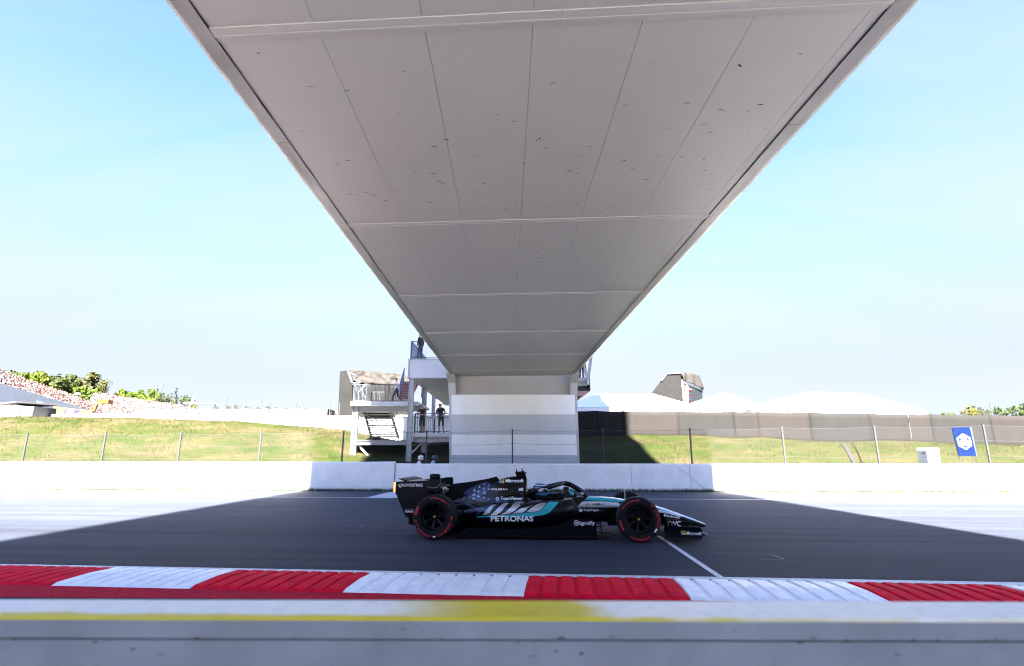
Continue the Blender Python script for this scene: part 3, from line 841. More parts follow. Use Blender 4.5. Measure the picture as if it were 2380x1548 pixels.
# lower platform
p, r_ = q(Z3, 925, 1084, 32.3), q(Z3, 1418, 1132, 32.3); zl1, zl0 = p.z, r_.z
mb = MB(); mb.box(p.x, r_.x, 32.3, 32.4, zl0, zl1); kit.part('edge_beam', mb, 'deck_panel')
mb = MB(); mb.box(p.x, r_.x, 32.41, 37.5, zl0 + .05, zl1 - .01); kit.part('platform', mb, 'steel_light')
p2, r2 = q(Z3, 925, 1136, 32.5), q(Z3, 1418, 1196, 32.5)
mb = MB(); mb.box(p2.x, r2.x, 32.5, 32.53, r2.z, p2.z).box(p2.x, r2.x, 32.42, 32.6, r2.z - .02, r2.z); xx_ = q(Z3, 1385, 1150, 32.5).x; mb.box(xx_, xx_ + .03, 32.43, 32.5, r2.z, p2.z); kit.part('beam', mb, 'steel_light')
p3, r3 = q(Z3, 110, 1176, 33.0), q(Z3, 866, 1236, 33.0)
mb = MB(); mb.box(p3.x, r3.x, 32.95, 33.2, p3.z - .02, p3.z).box(p3.x, r3.x, 33.06, 33.09, r3.z, p3.z - .02).box(p3.x, r3.x, 32.95, 33.2, r3.z - .02, r3.z); kit.part('beam', mb, 'steel_light')
mb = MB(); mb.box(p3.x, r3.x, 33.2, 37.5, p3.z - .08, p3.z - .025); kit.part('platform', mb, 'steel_light')
# braces
for a, b_, Y in (((190, 1240), (398, 1468), 33.2), ((755, 1495), (1025, 1225), 33.4)):
    mb = MB(); mb.bar(q(Z3, *a, Y), q(Z3, *b_, Y), .09, .09); kit.part('brace', mb, 'deck_panel')
mb = MB(); mb.bar(q(Z3, 220, 815, 33.5), q(Z3, 860, 1085, 35.0), .035, .035); kit.part('brace', mb, 'steel_light')
# lower flight, climbing towards the camera
tl, bl = q(Z3, 262, 790, 33.6), q(Z3, 372, 1165, 36.6); tr, br = q(Z3, 618, 790, 33.6), q(Z3, 728, 1150, 36.6)
fl = MB()
for a, b_ in ((tl, bl), (tr, br)):
    mb = MB(); mb.bar(a, b_, .07, .30); kit.part('stringer', mb, 'steel_cream')
for i in range(1, 12):
    t = i / 12; a, b_ = tl.lerp(bl, t), tr.lerp(br, t); mb = MB()
    mb.box(a.x + .03, b_.x - .03, a.y - .13, a.y + .13, (a.z + b_.z) / 2 - .04, (a.z + b_.z) / 2 + .04); kit.part('tread', mb, 'tarp_grey')
for a, b_ in ((tl, bl), (tr, br)):
    mb = MB(); up = Vector((.0, .25, .95)); mb.tube([a + up, b_ + up], .022, 6)
    for t in (0.05, .28, .52, .76, .97): c = a.lerp(b_, t); mb.tube([c, c + up], .016, 5)
    kit.part('handrail', mb, 'rail_dark')
# upper flight with red risers, climbing away
ub, ut = q(Z3, 742, 612, 35.4), q(Z3, 800, 398, 38.2); ur = q(Z3, 1030, 640, 35.4).x; uw = q(Z3, 900, 640, 35.4).x
for i in range(11):
    t = i / 10; c = ub.lerp(ut, t); mb = MB(); dz = (ut.z - ub.z) / 10
    mb.box(c.x, uw, c.y, c.y + .03, c.z - dz * .62, c.z); tr_ = kit.part('riser', mb, 'tread_red')
    mb = MB(); mb.box(c.x, uw, c.y - .01, c.y + .27, c.z + .004, c.z + .03); kit.part('tread', mb, 'steel_light')
for xo in (0, ur - ub.x):
    mb = MB(); o = Vector((xo, 0, 0)); up = Vector((0, 0, 1.0)); a, b_ = ub + o, ut + o * 1.0
    if xo: b_ = Vector((ur + (ut.x - ub.x) * .3, ut.y, ut.z))
    mb.bar(a + up, b_ + up, .05, .05); mb.bar(a + up * .1, b_ + up * .1, .05, .09)
    for k in range(8): c = a.lerp(b_, k / 7); mb.bar(c, c + up, .028, .028)
    kit.part('handrail', mb, 'rail_blue')
# landing railings: each a frame with its bars
def railing(name, a, b_, h, n_, m, thick=.02, posts=()):
    a, b_ = Vector(a), Vector(b_); mb = MB(); up = Vector((0, 0, h))
    mb.bar(a + up, b_ + up, .045, .04); mb.bar(a + up * .09, b_ + up * .09, .03, .03)
    o = kit.part(name, mb, m)
    for k in range(n_ + 1):
        c = a.lerp(b_, k / n_); bb = MB(); t = thick * (2.4 if k in (0, n_) or k in posts else 1); bb.bar(c, c + up, t, t); kit.part('baluster', bb, m, o)
    return o
zr = zm1
ra, rb_ = q(Z3, 122, 655, 32.75), q(Z3, 872, 655, 32.75)
railing('railing', (ra.x, 32.75, zr), (rb_.x, 32.75, zr), q(Z3, 500, 437, 32.75).z - zr, 44, 'rail_dark', .014, (1, 4, 7, 10, 25, 27, 28))
railing('railing', (ra.x, 32.8, zr), (ra.x, 37, zr), 1.1, 18, 'rail_dark', .014)
railing('railing', (ra.x, 37, zr), (ub.x - .1, 37, zr), 1.1, 20, 'rail_dark', .014)
ua = q(Z3, 896, 80, 32.3)
hu = q(ZL, 770, 218, 32.3).z - zup
railing('railing', (ua.x, 32.3, zup), (ua.x, 40, zup), hu, 26, 'rail_blue', .04)
railing('railing', (ua.x, 32.28, zup), (xu1, 32.28, zup), hu, 22, 'galvanised', .010)
la, lb = q(Z3, 932, 1080, 32.45), q(Z3, 1415, 1080, 32.45); hl = q(Z3, 1200, 820, 32.45).z - zl1
railing('railing', (la.x, 32.45, zl1), (lb.x, 32.45, zl1), hl, 30, 'rail_dark', .006)
railing('railing', (la.x + .04, 32.5, zl1), (la.x + .5, 37.3, zl1), hl, 9, 'rail_dark', .03)
rx = q(Z3, 1205, 1080, 37.3).x
railing('railing', (la.x + .5, 37.3, zl1), (rx, 37.3, zl1), hl, 6, 'rail_dark', .03)

# balcony on the right of the pier
kit = Kit('balcony', 'small pale balcony with dark railing jutting out right of the pier', 'balcony', (5, 34, 4.5))
g6 = lambda x, y: q(Z6, x, y, 33.0)
pbox('deck_beam', Z6, (150, 408), (402, 462), 33.0, 37.0, 'steel_light')
pbox('lower_beam', Z6, (150, 466), (376, 542), 33.1, 37.0, 'steel_cream')
pbox('shaded_void', Z6, (150, 548), (398, 622), 33.4, 37.0, 'seam_dark')  # solid dark box, its colour stands in for the shade of an open recess
mb = MB(); a = [q(Z6, 150, 628, 33.3), q(Z6, 420, 622, 33.3), q(Z6, 300, 706, 33.3), q(Z6, 150, 712, 33.3)]; mb.hexa(a, [p + Vector((0, 3.5, 0)) for p in a]); kit.part('sloped_underside', mb, mat('pink_panel', (0.42, 0.24, 0.24), 0.6))
mb = MB(); mb.bar(q(Z6, 440, 50, 32.95), q(Z6, 385, 460, 32.95), .17, .14); kit.part('raking_post', mb, 'steel_light')
mb = MB(); mb.bar(q(Z6, 388, 458, 32.94), q(Z6, 388, 525, 32.94), .13, .15); kit.part('post_foot', mb, 'deck_panel')
pbox('side_plate', Z6, (404, 385), (426, 620), 33.05, 36.5, 'galvanised')
fl0 = q(Z6, 200, 406, 33.2).z
for k, xz in enumerate((372, 356, 340, 322, 300, 270, 240, 212)):
    mb = MB(); c = q(Z6, xz, 404, 33.2); mb.bar(c, c + Vector((-.10, 0, 1.05)), .035 if k < 3 else .02); kit.part('baluster', mb, 'rail_dark')
mb = MB(); c = q(Z6, 376, 404, 33.2); e = q(Z6, 150, 404, 33.2); mb.bar(c + Vector((-.1, 0, 1.05)), e + Vector((0, 0, 1.05)), .05); kit.part('rail', mb, 'rail_dark')
bal_floor = fl0

# ================================================================== PEOPLE
def person(label, loc, face, J, cloth, group=None, hat=None, scale=1.0, hair='hair_brown'):
    """J: joints in metres (x right, y forward, z up) of a standing or posed figure; cloth: materials for top, bottom, arm, leg"""
    names = list(J); idx = {n: i for i, n in enumerate(names)}
    E_ = [('pelvis', 'waist'), ('waist', 'chest'), ('chest', 'neck'), ('neck', 'skull'), ('skull', 'crown')]
    for s in 'lr':
        E_ += [('chest', s + 'shoulder'), (s + 'shoulder', s + 'elbow'), (s + 'elbow', s + 'wrist'), (s + 'wrist', s + 'palm'),
               ('pelvis', s + 'hip'), (s + 'hip', s + 'knee'), (s + 'knee', s + 'ankle'), (s + 'ankle', s + 'toe')]
    rad = dict(pelvis=(.155, .115), waist=(.14, .105), chest=(.165, .12), neck=(.055, .055), skull=(.085, .10), crown=(.07, .085),
               shoulder=(.065, .065), elbow=(.045, .045), wrist=(.03, .03), palm=(.034, .022), hip=(.095, .10), knee=(.06, .062), ankle=(.042, .045), toe=(.035, .032))
    me = bpy.data.meshes.new('person')
    me.from_pydata([J[n] for n in names], [(idx[a], idx[b]) for a, b in E_], [])
    o = bpy.data.objects.new('tmp', me); COL.objects.link(o)
    sk = o.modifiers.new('skin', 'SKIN'); sk.use_smooth_shade = True
    su = o.modifiers.new('sub', 'SUBSURF'); su.levels = 1; su.render_levels = 1
    for i, n in enumerate(names):
        k = n[1:] if n[1:] in rad else n
        me.skin_vertices[0].data[i].radius = rad[k]; me.skin_vertices[0].data[i].use_root = (n == 'pelvis')
    dg = bpy.context.evaluated_depsgraph_get(); body = bpy.data.meshes.new_from_object(o.evaluated_get(dg))
    bpy.data.objects.remove(o)
    mats = [cloth['top'], cloth['bottom'], cloth.get('arm', 'skin'), cloth.get('leg', cloth['bottom']), 'skin', hair, 'shoe_dark']
    mb = MB(); vs = [tuple(v.co) for v in body.vertices]
    segm = {}
    for a, b in E_:
        k = b[1:] if b[0] in 'lr' and b[1:] in rad else b
        segm[(a, b)] = {'waist': 0, 'chest': 0, 'neck': 0, 'skull': 4, 'crown': 4, 'shoulder': 0, 'elbow': 0, 'wrist': 2, 'palm': 4, 'hip': 1, 'knee': 1, 'ankle': 3, 'toe': 6}[k]
    head = Vector(J['skull']); crown = Vector(J['crown']); ax = (crown - head).normalized()
    fwd = Vector(J.get('look', (0, 1, 0))) if False else Vector((0, 1, -0.15)).normalized()
    o0 = 0; mb.v = vs
    for p in body.polygons:
        c = p.center; best = 9; bm_ = 0
        for (a, b), m_ in segm.items():
            A, B = Vector(J[a]), Vector(J[b]); d = B - A; t = max(0, min(1, (c - A).dot(d) / max(d.length_squared, 1e-9)))
            k = b[1:] if b[0] in 'lr' and b[1:] in rad else b
            dd = (c - A - d * t).length - rad[k][0] * .6
            if dd < best: best = dd; bm_ = m_; bt = t; bk = k
        if bk in ('skull', 'crown'):
            rel = c - head; bm_ = 5 if (rel.dot(ax) > 0.055 or (rel.dot(fwd) < -0.015 and rel.dot(ax) > -0.05)) else 4
            if c.z < Vector(J['neck']).z + .015: bm_ = 4
        if bk == 'elbow' and bt > .62 and mats[2] == 'skin': bm_ = 2
        mb.f.append(list(p.vertices)); mb.m.append(bm_); mb.sm.append(True)
    bpy.data.meshes.remove(body)
    # nose, ears, five fingers on each hand: grown from the body surface
    nz = head + fwd * .105 - ax * .005; mb.tube([nz - fwd * .03 + ax * .03, nz + fwd * .012, nz - fwd * .03 - ax * .015], [.008, .014, .006], 5, 4)
    for sx in (-1, 1): mb.tube([head + Vector((sx * .085, 0, .02)), head + Vector((sx * .1, -.01, 0)), head + Vector((sx * .085, 0, -.025))], [.008, .016, .007], 5, 4, .6)
    for sx in (-1, 1):
        e = head + fwd * .09 + ax * .03 + Vector((sx * .033, 0, 0)); mb.tube([e, e + fwd * .008], [.012, .008], 6, 5)
    mo = head + fwd * .092 - ax * .055; mb.bar(mo - Vector((.024, 0, 0)), mo + Vector((.024, 0, 0)), .012, .006, 4)
    for s in 'lr':
        w, pm = Vector(J[s + 'wrist']), Vector(J[s + 'palm']); d = (pm - w).normalized(); sd = d.cross(Vector((0, 0, 1)))
        sd = sd.normalized() if sd.length > .1 else Vector((1, 0, 0)); cu = sd.cross(d)
        for k, ln in enumerate((.068, .078, .073, .058)):
            b = pm + sd * (-.03 + .02 * k) + d * .015
            mb.tube([b, b + d * ln * .5 - cu * .006, b + d * ln * .8 - cu * .022], [.009, .0085, .007], 5, 4)
        b = w + d * .03 + sd * -.032; mb.tube([b, b + d * .03 - sd * .025, b + d * .06 - sd * .03 - cu * .01], [.011, .010, .008], 5, 4)
    root = mb.build('person', mats)
    tag(root, label, 'person', group); root.location = loc; root.rotation_euler = (0, 0, face); root.scale = (scale,) * 3
    if hat:
        hb = MB()
        if hat[0] == 'cap':
            rings = [[head + ax * z + Vector((r * math.cos(2 * math.pi * k / 14), 1.12 * r * math.sin(2 * math.pi * k / 14), 0)) for k in range(14)] for r, z in ((.102, .035), (.104, .07), (.092, .105), (.06, .128), (.01, .136))]
            hb.loft(rings); pk = head + ax * .05 + fwd * .12
            hb.add([pk + Vector((-.06, -.03, .004)), pk + Vector((.06, -.03, .004)), pk + Vector((.045, .06, -.02)), pk + Vector((-.045, .06, -.02))], [(0, 1, 2, 3)])
            hb.build('cap', hat[1], root)
        else:
            rings = []
            for k in range(9):
                a = -0.62 + 2.19 * k / 8
                rr, zz = .135 * math.cos(a), .145 * math.sin(a)
                rings.append([head + Vector((rr * math.cos(2 * math.pi * j / 18), 1.1 * rr * math.sin(2 * math.pi * j / 18) + .01, zz + .03)) for j in range(18)])
            hb.loft(rings); ho = hb.build('helmet', hat[1], root)
            vb = MB(); vr = []
            for zz in (-.02, .03, .075):
                vr.append([head + Vector((.142 * math.sin(t), .162 * math.cos(t) + .005, zz)) for t in [(-1 + 2 * j / 8) * .95 for j in range(9)]])
            vb.add([p for r_ in vr for p in r_], [(i * 9 + j, i * 9 + j + 1, (i + 1) * 9 + j + 1, (i + 1) * 9 + j) for i in range(2) for j in range(8)], 0, True); vb.build('visor', 'visor', ho)
    return root
def stand(lean=0.0, arms=None, legs=None):
    J = dict(pelvis=(0, 0, .95), waist=(0, .02 * lean, 1.10), chest=(0, .12 * lean, 1.36), neck=(0, .20 * lean, 1.50), skull=(0, .26 * lean + .01, 1.60), crown=(0, .29 * lean + .01, 1.70))
    for s, k in (('l', -1), ('r', 1)):
        J[s + 'shoulder'] = (k * .19, .13 * lean, 1.41); J[s + 'elbow'] = (k * .25, .10 * lean - .02, 1.13); J[s + 'wrist'] = (k * .26, .12 * lean + .07, .89); J[s + 'palm'] = (k * .26, .14 * lean + .1, .81)
        J[s + 'hip'] = (k * .10, 0, .88); J[s + 'knee'] = (k * .11, .02, .49); J[s + 'ankle'] = (k * .11, -.02, .085); J[s + 'toe'] = (k * .13, .14, .035)
    J.update(arms or {}); J.update(legs or {}); return J
# two men leaning on the lower railing, facing the track
pl = q(Z3, 1040, 1075, 32.9)
person('man in black polo and shorts leaning with folded arms on the platform railing', (pl.x, 32.85, zl1), R(180), stand(1.2, dict(
    lelbow=(-.27, .30, 1.13), lwrist=(-.05, .42, 1.10), lpalm=(.03, .43, 1.10), relbow=(.27, .30, 1.13), rwrist=(.05, .42, 1.12), rpalm=(-.03, .43, 1.13))),
    dict(top='cloth_black', bottom='cloth_olive', leg='skin'), 'men on the lower platform', scale=.99)
pl = q(Z3, 1290, 1075, 32.9)
person('man in grey cap and black polo standing on the platform beside the pier', (pl.x, 32.95, zl1), R(165), stand(.9, dict(
    lelbow=(-.30, .12, 1.15), lwrist=(-.22, .33, 1.02), lpalm=(-.16, .37, .98), relbow=(.32, .05, 1.16), rwrist=(.36, .25, 1.06), rpalm=(.36, .32, 1.05)),
    dict(lknee=(-.14, .06, .49), lankle=(-.18, .0, .085), ltoe=(-.2, .15, .035))), dict(top='cloth_black', bottom='cloth_olive', leg='skin'), 'men on the lower platform', ('cap', 'cap_grey'), 1.04)
pl = q(Z3, 700, 650, 34.0)
person('man in white shirt and dark trousers walking along the middle landing', (pl.x, 34.0, zm1), R(90), stand(.25, dict(
    lelbow=(-.25, -.14, 1.13), lwrist=(-.25, -.16, .9), lpalm=(-.25, -.16, .82), relbow=(.25, .06, 1.14), rwrist=(.24, .26, 1.0), rpalm=(.23, .32, .96)),
    dict(lknee=(-.1, .20, .50), lankle=(-.1, .30, .10), ltoe=(-.1, .46, .06), rknee=(.1, -.06, .50), rankle=(.1, -.36, .16), rtoe=(.1, -.24, .04))),
    dict(top='cloth_white', bottom='cloth_navy', arm='cloth_white'), scale=.97)
pl = q(ZL, 858, 385, 33.0)
person('person in black top and jeans standing on the upper deck under the bridge edge', (pl.x, 33.0, zup), R(60), stand(.15, None,
    dict(lknee=(-.1, .08, .49), lankle=(-.12, .10, .085), ltoe=(-.14, .25, .035))), dict(top='cloth_black', bottom=mat('denim', (0.03, 0.055, 0.12), .85), arm='cloth_black'), scale=1.03)
# marshals on scooters behind the wall
def seated():
    J = stand(.4)
    J.update(pelvis=(0, 0, .80), waist=(0, .03, .95), chest=(0, .10, 1.18), neck=(0, .15, 1.31), skull=(0, .18, 1.42), crown=(0, .19, 1.52))
    for s, k in (('l', -1), ('r', 1)):
        J[s + 'shoulder'] = (k * .19, .10, 1.23); J[s + 'elbow'] = (k * .27, .26, 1.02); J[s + 'wrist'] = (k * .26, .48, 1.02); J[s + 'palm'] = (k * .26, .55, 1.02)
        J[s + 'hip'] = (k * .11, .05, .78); J[s + 'knee'] = (k * .14, .42, .66); J[s + 'ankle'] = (k * .13, .45, .27); J[s + 'toe'] = (k * .13, .58, .22)
    return J
def scooter(label, loc, rz):
    r_ = thing('scooter', label, 'scooter', loc, 'scooters parked behind the wall', rz)
    mb = MB(); mb.loft([[(x * w, y, z0 + (z1 - z0) * t) for x, t in ((-1, 0), (1, 0), (1, .7), (.6, 1), (-.6, 1), (-1, .7))] for y, w, z0, z1 in ((-.62, .07, .5, .66), (-.35, .15, .3, .76), (.05, .16, .22, .74), (.18, .15, .2, .3), (.5, .17, .2, .28), (.58, .18, .25, .8), (.72, .12, .4, .95))], 0, True, False); mb.build('body', 'cabinet_white', r_)
    mb = MB(); mb.loft([[(x * .13, y, z) for x, z in ((-1, .765), (1, .765), (.8, .83), (-.8, .83))] for y in (-.5, -.1, .12)], 0, True, False); mb.build('seat', 'cloth_black', r_)
    for y in (-.55, .72):
        mb = MB(); mb.lathe([(.10, -.03), (.19, -.05), (.235, -.03), (.24, 0), (.235, .03), (.19, .05), (.10, .03)], 20); v = [(b, a + y, c + .24) for a, b, c in mb.v]; mb.v = v; mb.build('wheel', 'tyre', r_)
    mb = MB(); mb.tube([(-.33, .46, 1.02), (-.1, .56, 1.0), (.1, .56, 1.0), (.33, .46, 1.02)], .017, 6).tube([(0, .56, .95), (0, .58, 1.02)], .03, 6); mb.build('handlebar', 'rail_dark', r_)
    mb = MB(); mb.lathe([(.0, -.01), (.05, 0), (.055, .03), (0, .05)], 10, c=(0, .70, .88)); mb.build('headlight', 'cabinet_white', r_)
for i, (zx, hat, topm, lab, sl_) in enumerate(((975, 'helmet_white', 'cloth_white', 'marshal in white helmet and pale shirt sitting low behind the wall', 'white scooter under the white-helmeted marshal'), (1160, 'helmet_navy', 'cloth_lightblue', 'marshal in blue helmet and light blue shirt sitting low behind the wall', 'white scooter under the blue-helmeted marshal'))):
    X = q(Z3, zx, 1400, 27.0).x
    scooter(sl_, (X, 27.0, LOW), R(-70)); person(lab, (X, 27.0, LOW), R(-70), seated(), dict(top=topm, bottom='cloth_navy'), 'marshals behind the wall', ('helmet', hat))
# two people on the balcony
for xz, topm, lab in ((235, 'cloth_red', 'person in red top on the balcony right of the pier'), (292, 'cloth_navy', 'person in dark blue top on the balcony right of the pier')):
    X = q(Z6, xz, 406, 34.2).x; person(lab, (X, 34.2 + (xz > 250) * .4, bal_floor), R(180), stand(.5), dict(top=topm, bottom='cloth_navy'), 'people on the balcony', ('cap', 'cloth_white') if xz < 250 else None)

# ================================================================== RIGHT BACKGROUND
# wind-screen netting on its fence
kit = Kit('screened_fence', 'long fence covered in grey netting on top of the right bank', 'fence', (18, 37.9, 3))
top_px = [(1290, 954), (1450, 955), (1660, 956), (1880, 958), (2120, 962), (2380, 965), (2700, 970)]
def top_at(px):
    for (a, ya), (b, yb) in zip(top_px, top_px[1:]):
        if px <= b: return ya + (yb - ya) * (px - a) / (b - a)
    return top_px[-1][1]
cuts = [1290, 1385, 1447, 1575, 1705, 1760, 1880, 2020, 2110, 2160, 2300, 2460, 2700]
for i, (a, b) in enumerate(zip(cuts, cuts[1:])):
    mb = MB(); n_ = 14; rows = []
    for j in range(n_ + 1):
        px = a + (b - a) * j / n_; rows.append([])
        for k in range(7):
            t = k / 6; Y = 38.0; tp = at(px, top_at(px), Y); zb_ = bank_z(tp.x, 37.9) - .15
            wv = .02 * noise.noise(Vector((tp.x * .9, t * 1.5, 3))) + (.012 if i % 2 else 0)
            sagz = -.05 * math.sin(math.pi * j / n_) * t
            rows[-1].append((tp.x, Y + wv, zb_ + (tp.z - zb_ + sagz) * t))
    mb.add([p for r_ in rows for p in r_], [(j * 7 + k, (j + 1) * 7 + k, (j + 1) * 7 + k + 1, j * 7 + k + 1) for j in range(n_) for k in range(6)], 0, True)
    dk = (0.0220, 0.0201, 0.0192) if i % 3 else (0.0192, 0.0187, 0.0187)
    o = kit.part('net_panel', mb, mat('net_%d' % (i % 3), (dk[0] * (1, .96, 1.02)[i % 3], dk[1] * (1, .965, 1.015)[i % 3], dk[2] * (1, .97, 1.01)[i % 3]), .85, spec=0.04, var=(1.3, 0.12, 0.3, 0.66), bump=(9, 0.3, 0.02), stretch=(1.4, 1, 0.25), detail=8), fix=False)
    md = o.modifiers.new('t', 'SOLIDIFY'); md.thickness = .006
for px in (1290, 1447, 1575, 1705, 1880, 2020, 2160, 2300, 2460):
    tp = at(px, top_at(px) - 3, 38.12); mb = MB(); mb.tube([(tp.x, 38.12, 2.0), (tp.x, 38.12, tp.z + .02)], .03, 6); kit.part('post', mb, 'galvanised')
for px in (1490, 1858, 2240): 
    tp = at(px, top_at(px) - 12, 38.12); mb = MB(); mb.tube([(tp.x, 38.12, 2.0), (tp.x, 38.12, tp.z)], .015, 5); kit.part('antenna', mb, 'galvanised')

def tent(label, ridge, eave, Yr, Ye, drop=11):
    """ridge/eave: pixel polylines left to right"""
    rl, rr = ridge; el, er = eave
    a, b = at(*rl, Yr), at(*rr, Yr); c, d = at(*el, Ye), at(*er, Ye)
    kit = Kit('marquee', label, 'tent', ((c.x + d.x) / 2, Ye, 2.6), 'white marquees behind the netting')
    nb = MB(); zE = (c.z + d.z) / 2
    Yb = Yr + (Yr - Ye)
    def patch(p0, p1, p2, p3, n_=14, m_=8, sagv=.18):
        mb = MB(); vs = []
        for i in range(n_ + 1):
            for j in range(m_ + 1):
                s, t = i / n_, j / m_; P = p0.lerp(p1, s).lerp(p3.lerp(p2, s), t); P.z -= sagv * math.sin(math.pi * s) * math.sin(math.pi * t); vs.append(P)
        mb.add(vs, [(i * (m_ + 1) + j, (i + 1) * (m_ + 1) + j, (i + 1) * (m_ + 1) + j + 1, i * (m_ + 1) + j + 1) for i in range(n_) for j in range(m_)], 0, True); return mb
    bl, br = Vector((c.x, Yb, c.z)), Vector((d.x, Yb, d.z))
    for nm, mb in (('roof_slope', patch(c, d, b, a)), ('roof_slope', patch(br, bl, a, b)), ('roof_slope', patch(bl, c, a, a, 8)), ('roof_slope', patch(d, br, b, b, 8))):
        kit.part(nm, mb, 'tent_white', fix=False)
    mb = MB(); n_ = 26; vs = []
    for i in range(n_ + 1):
        t = i / n_; P = c.lerp(d, t); f = .12 * abs(math.sin(t * math.pi * 4)) + .03 * noise.noise(Vector((t * 9, c.x, 0)))
        vs += [P + Vector((0, .01, -.02)), P + Vector((0, .03 + .05 * math.sin(t * 40), -.75 + f))]
    mb.add(vs, [(2 * i, 2 * i + 2, 2 * i + 3, 2 * i + 1) for i in range(n_)], 0, True); kit.part('valance', mb, 'tent_white', fix=False)
    for p in (c, d, bl, br):
        mb = MB(); mb.tube([(p.x, p.y, 2.5), (p.x, p.y, p.z)], .06, 6); kit.part('pole', mb, 'galvanised')
    mb = MB(); mb.box(c.x + .3, d.x - .3, Ye + .4, Ye + .45, 2.5, zE - .4); kit.part('side_curtain', mb, 'tent_white')
tent('white marquee with hipped roof nearest the pier, its left end in shade', ((1386, 915), (1517, 915)), ((1300, 947), (1625, 945)), 48, 43.5)
tent('small pointed white marquee between two longer ones', ((1676, 913), (1684, 913)), ((1590, 946), (1800, 950)), 50, 45)
tent('longest white marquee at the right, behind the netting', ((1870, 911), (1990, 913)), ((1745, 950), (2156, 953)), 49, 43.5)

# screen tower on the right: side sheet, pale top cover, video screen
def video_tower_right():
    Y = 60; kit = Kit('video_screen', 'big video screen in a tarpaulin-wrapped frame rising behind the right tents', 'screen', (q(Z6, 1950, 900, Y).x, Y, 2.6))
    g = lambda x, y, dy=0: q(Z6, x, y, Y + dy)
    a = [g(1400, 670), g(1560, 460), g(1650, 352), g(1890, 340), g(1940, 960), g(1350, 960)]
    mb = MB(); n_ = len(a); b = [p + Vector((.3, .25, 0)) for p in a]; mb.add(a + b, [tuple(range(n_)), tuple(reversed(range(n_, 2 * n_)))] + [(i, (i + 1) % n_, n_ + (i + 1) % n_, n_ + i) for i in range(n_)]); kit.part('side_sheet', mb, 'tarp_grey')
    # screen face turned away to the right
    p0, p1, p2, p3 = g(1985, 545, .2), g(2225, 620, 5), g(2225, 900, 5), g(1995, 960, .2)
    mb = MB(); f = Vector((.15, .4, 0)); mb.hexa([p0 + f, p1 + f, p2 + f, p3 + f], [p0, p1, p2, p3]); scr = kit.part('screen', mb, mat('screen_glass', (0.02, 0.024, 0.028), .5, spec=.1))
    def on(u, v): return (p0.lerp(p1, u)).lerp(p3.lerp(p2, u), v) + Vector((-.05, -.14, 0)) * .4
    cols = [(0.75, 0.75, 0.8), (0.6, 0.03, 0.04), (0.05, 0.4, 0.25), (0.6, 0.05, 0.08), (0.25, 0.2, 0.6), (0.3, 0.3, 0.35), (0.55, 0.05, 0.1), (0.05, 0.35, 0.4), (0.3, 0.15, 0.5), (0.5, 0.1, 0.1)]
    for i in range(10):
        mb = MB(); v = .08 + i * .085; u1 = (.30 if i == 0 else .22); mb.hexa([on(.05, v), on(u1, v), on(u1, v + .05), on(.05, v + .05)], [p + Vector((.0, .05, 0)) for p in (on(.05, v), on(u1, v), on(u1, v + .05), on(.05, v + .05))])
        kit.part('score_row', mb, mat('row_%d' % i, tuple(.12 * t for t in cols[i]), .6, spec=.05, emit=(cols[i], .01)), scr)
    # frame posts and black gap
    mb = MB(); mb.tube([g(1898, 450, -.1), g(1945, 960, -.1)], .10, 6).tube([g(1985, 545, .1), g(1990, 960, .1)], .07, 6)
    for k in range(9): t = k / 9; mb.tube([g(1898 + 47 * t, 450 + 510 * t, -.1), g(1986, 520 + 440 * (t + .05), .1)], .03, 4)
    kit.part('truss', mb, 'deck_panel')
    mb = MB(); d = [g(1930, 480, .3), g(1985, 520, .3), g(1993, 960, .3), g(1935, 960, .3)]; mb.hexa([p + Vector((0, .3, 0)) for p in d], d); kit.part('dark_gap', mb, 'seam_dark')
    # draped cover
    ns, nt = 18, 7; vs = []
    A, B, Cc, D = g(1885, 345, -.3), g(2150, 380, 4.6), g(2235, 600, 4.8), g(1900, 455, -.3)
    for i in range(ns + 1):
        for j in range(nt + 1):
            s, t = i / ns, j / nt; P = A.lerp(B, s).lerp(D.lerp(Cc, s), t)
            P += Vector((.12 * math.sin(s * 13 + t * 2), -.18 * abs(math.sin(s * 9 + t)), .16 * abs(math.sin(s * 10)) * (1 - t) + .10 * noise.noise(Vector((s * 6, t * 4, 2))))); vs.append(P)
    mb = MB(); mb.add(vs, [(i * (nt + 1) + j, (i + 1) * (nt + 1) + j, (i + 1) * (nt + 1) + j + 1, i * (nt + 1) + j + 1) for i in range(ns) for j in range(nt)], 0, True)
    o = kit.part('top_cover', mb, 'tarp_pale', fix=False); md = o.modifiers.new('t', 'SOLIDIFY'); md.thickness = .03
    mb = MB(); mb.bar(g(1560, 465, -.1), g(1640, 365, -.1), .18, .18).bar(g(1650, 352, -.1), g(1890, 338, -.1), .12, .12); kit.part('edge_tube', mb, 'rail_dark')
    mb = MB(); mb.bar(g(1950, 500, 0), g(2225, 615, 4.9), .22, .25); kit.part('screen_header', mb, 'rail_dark')
video_tower_right()

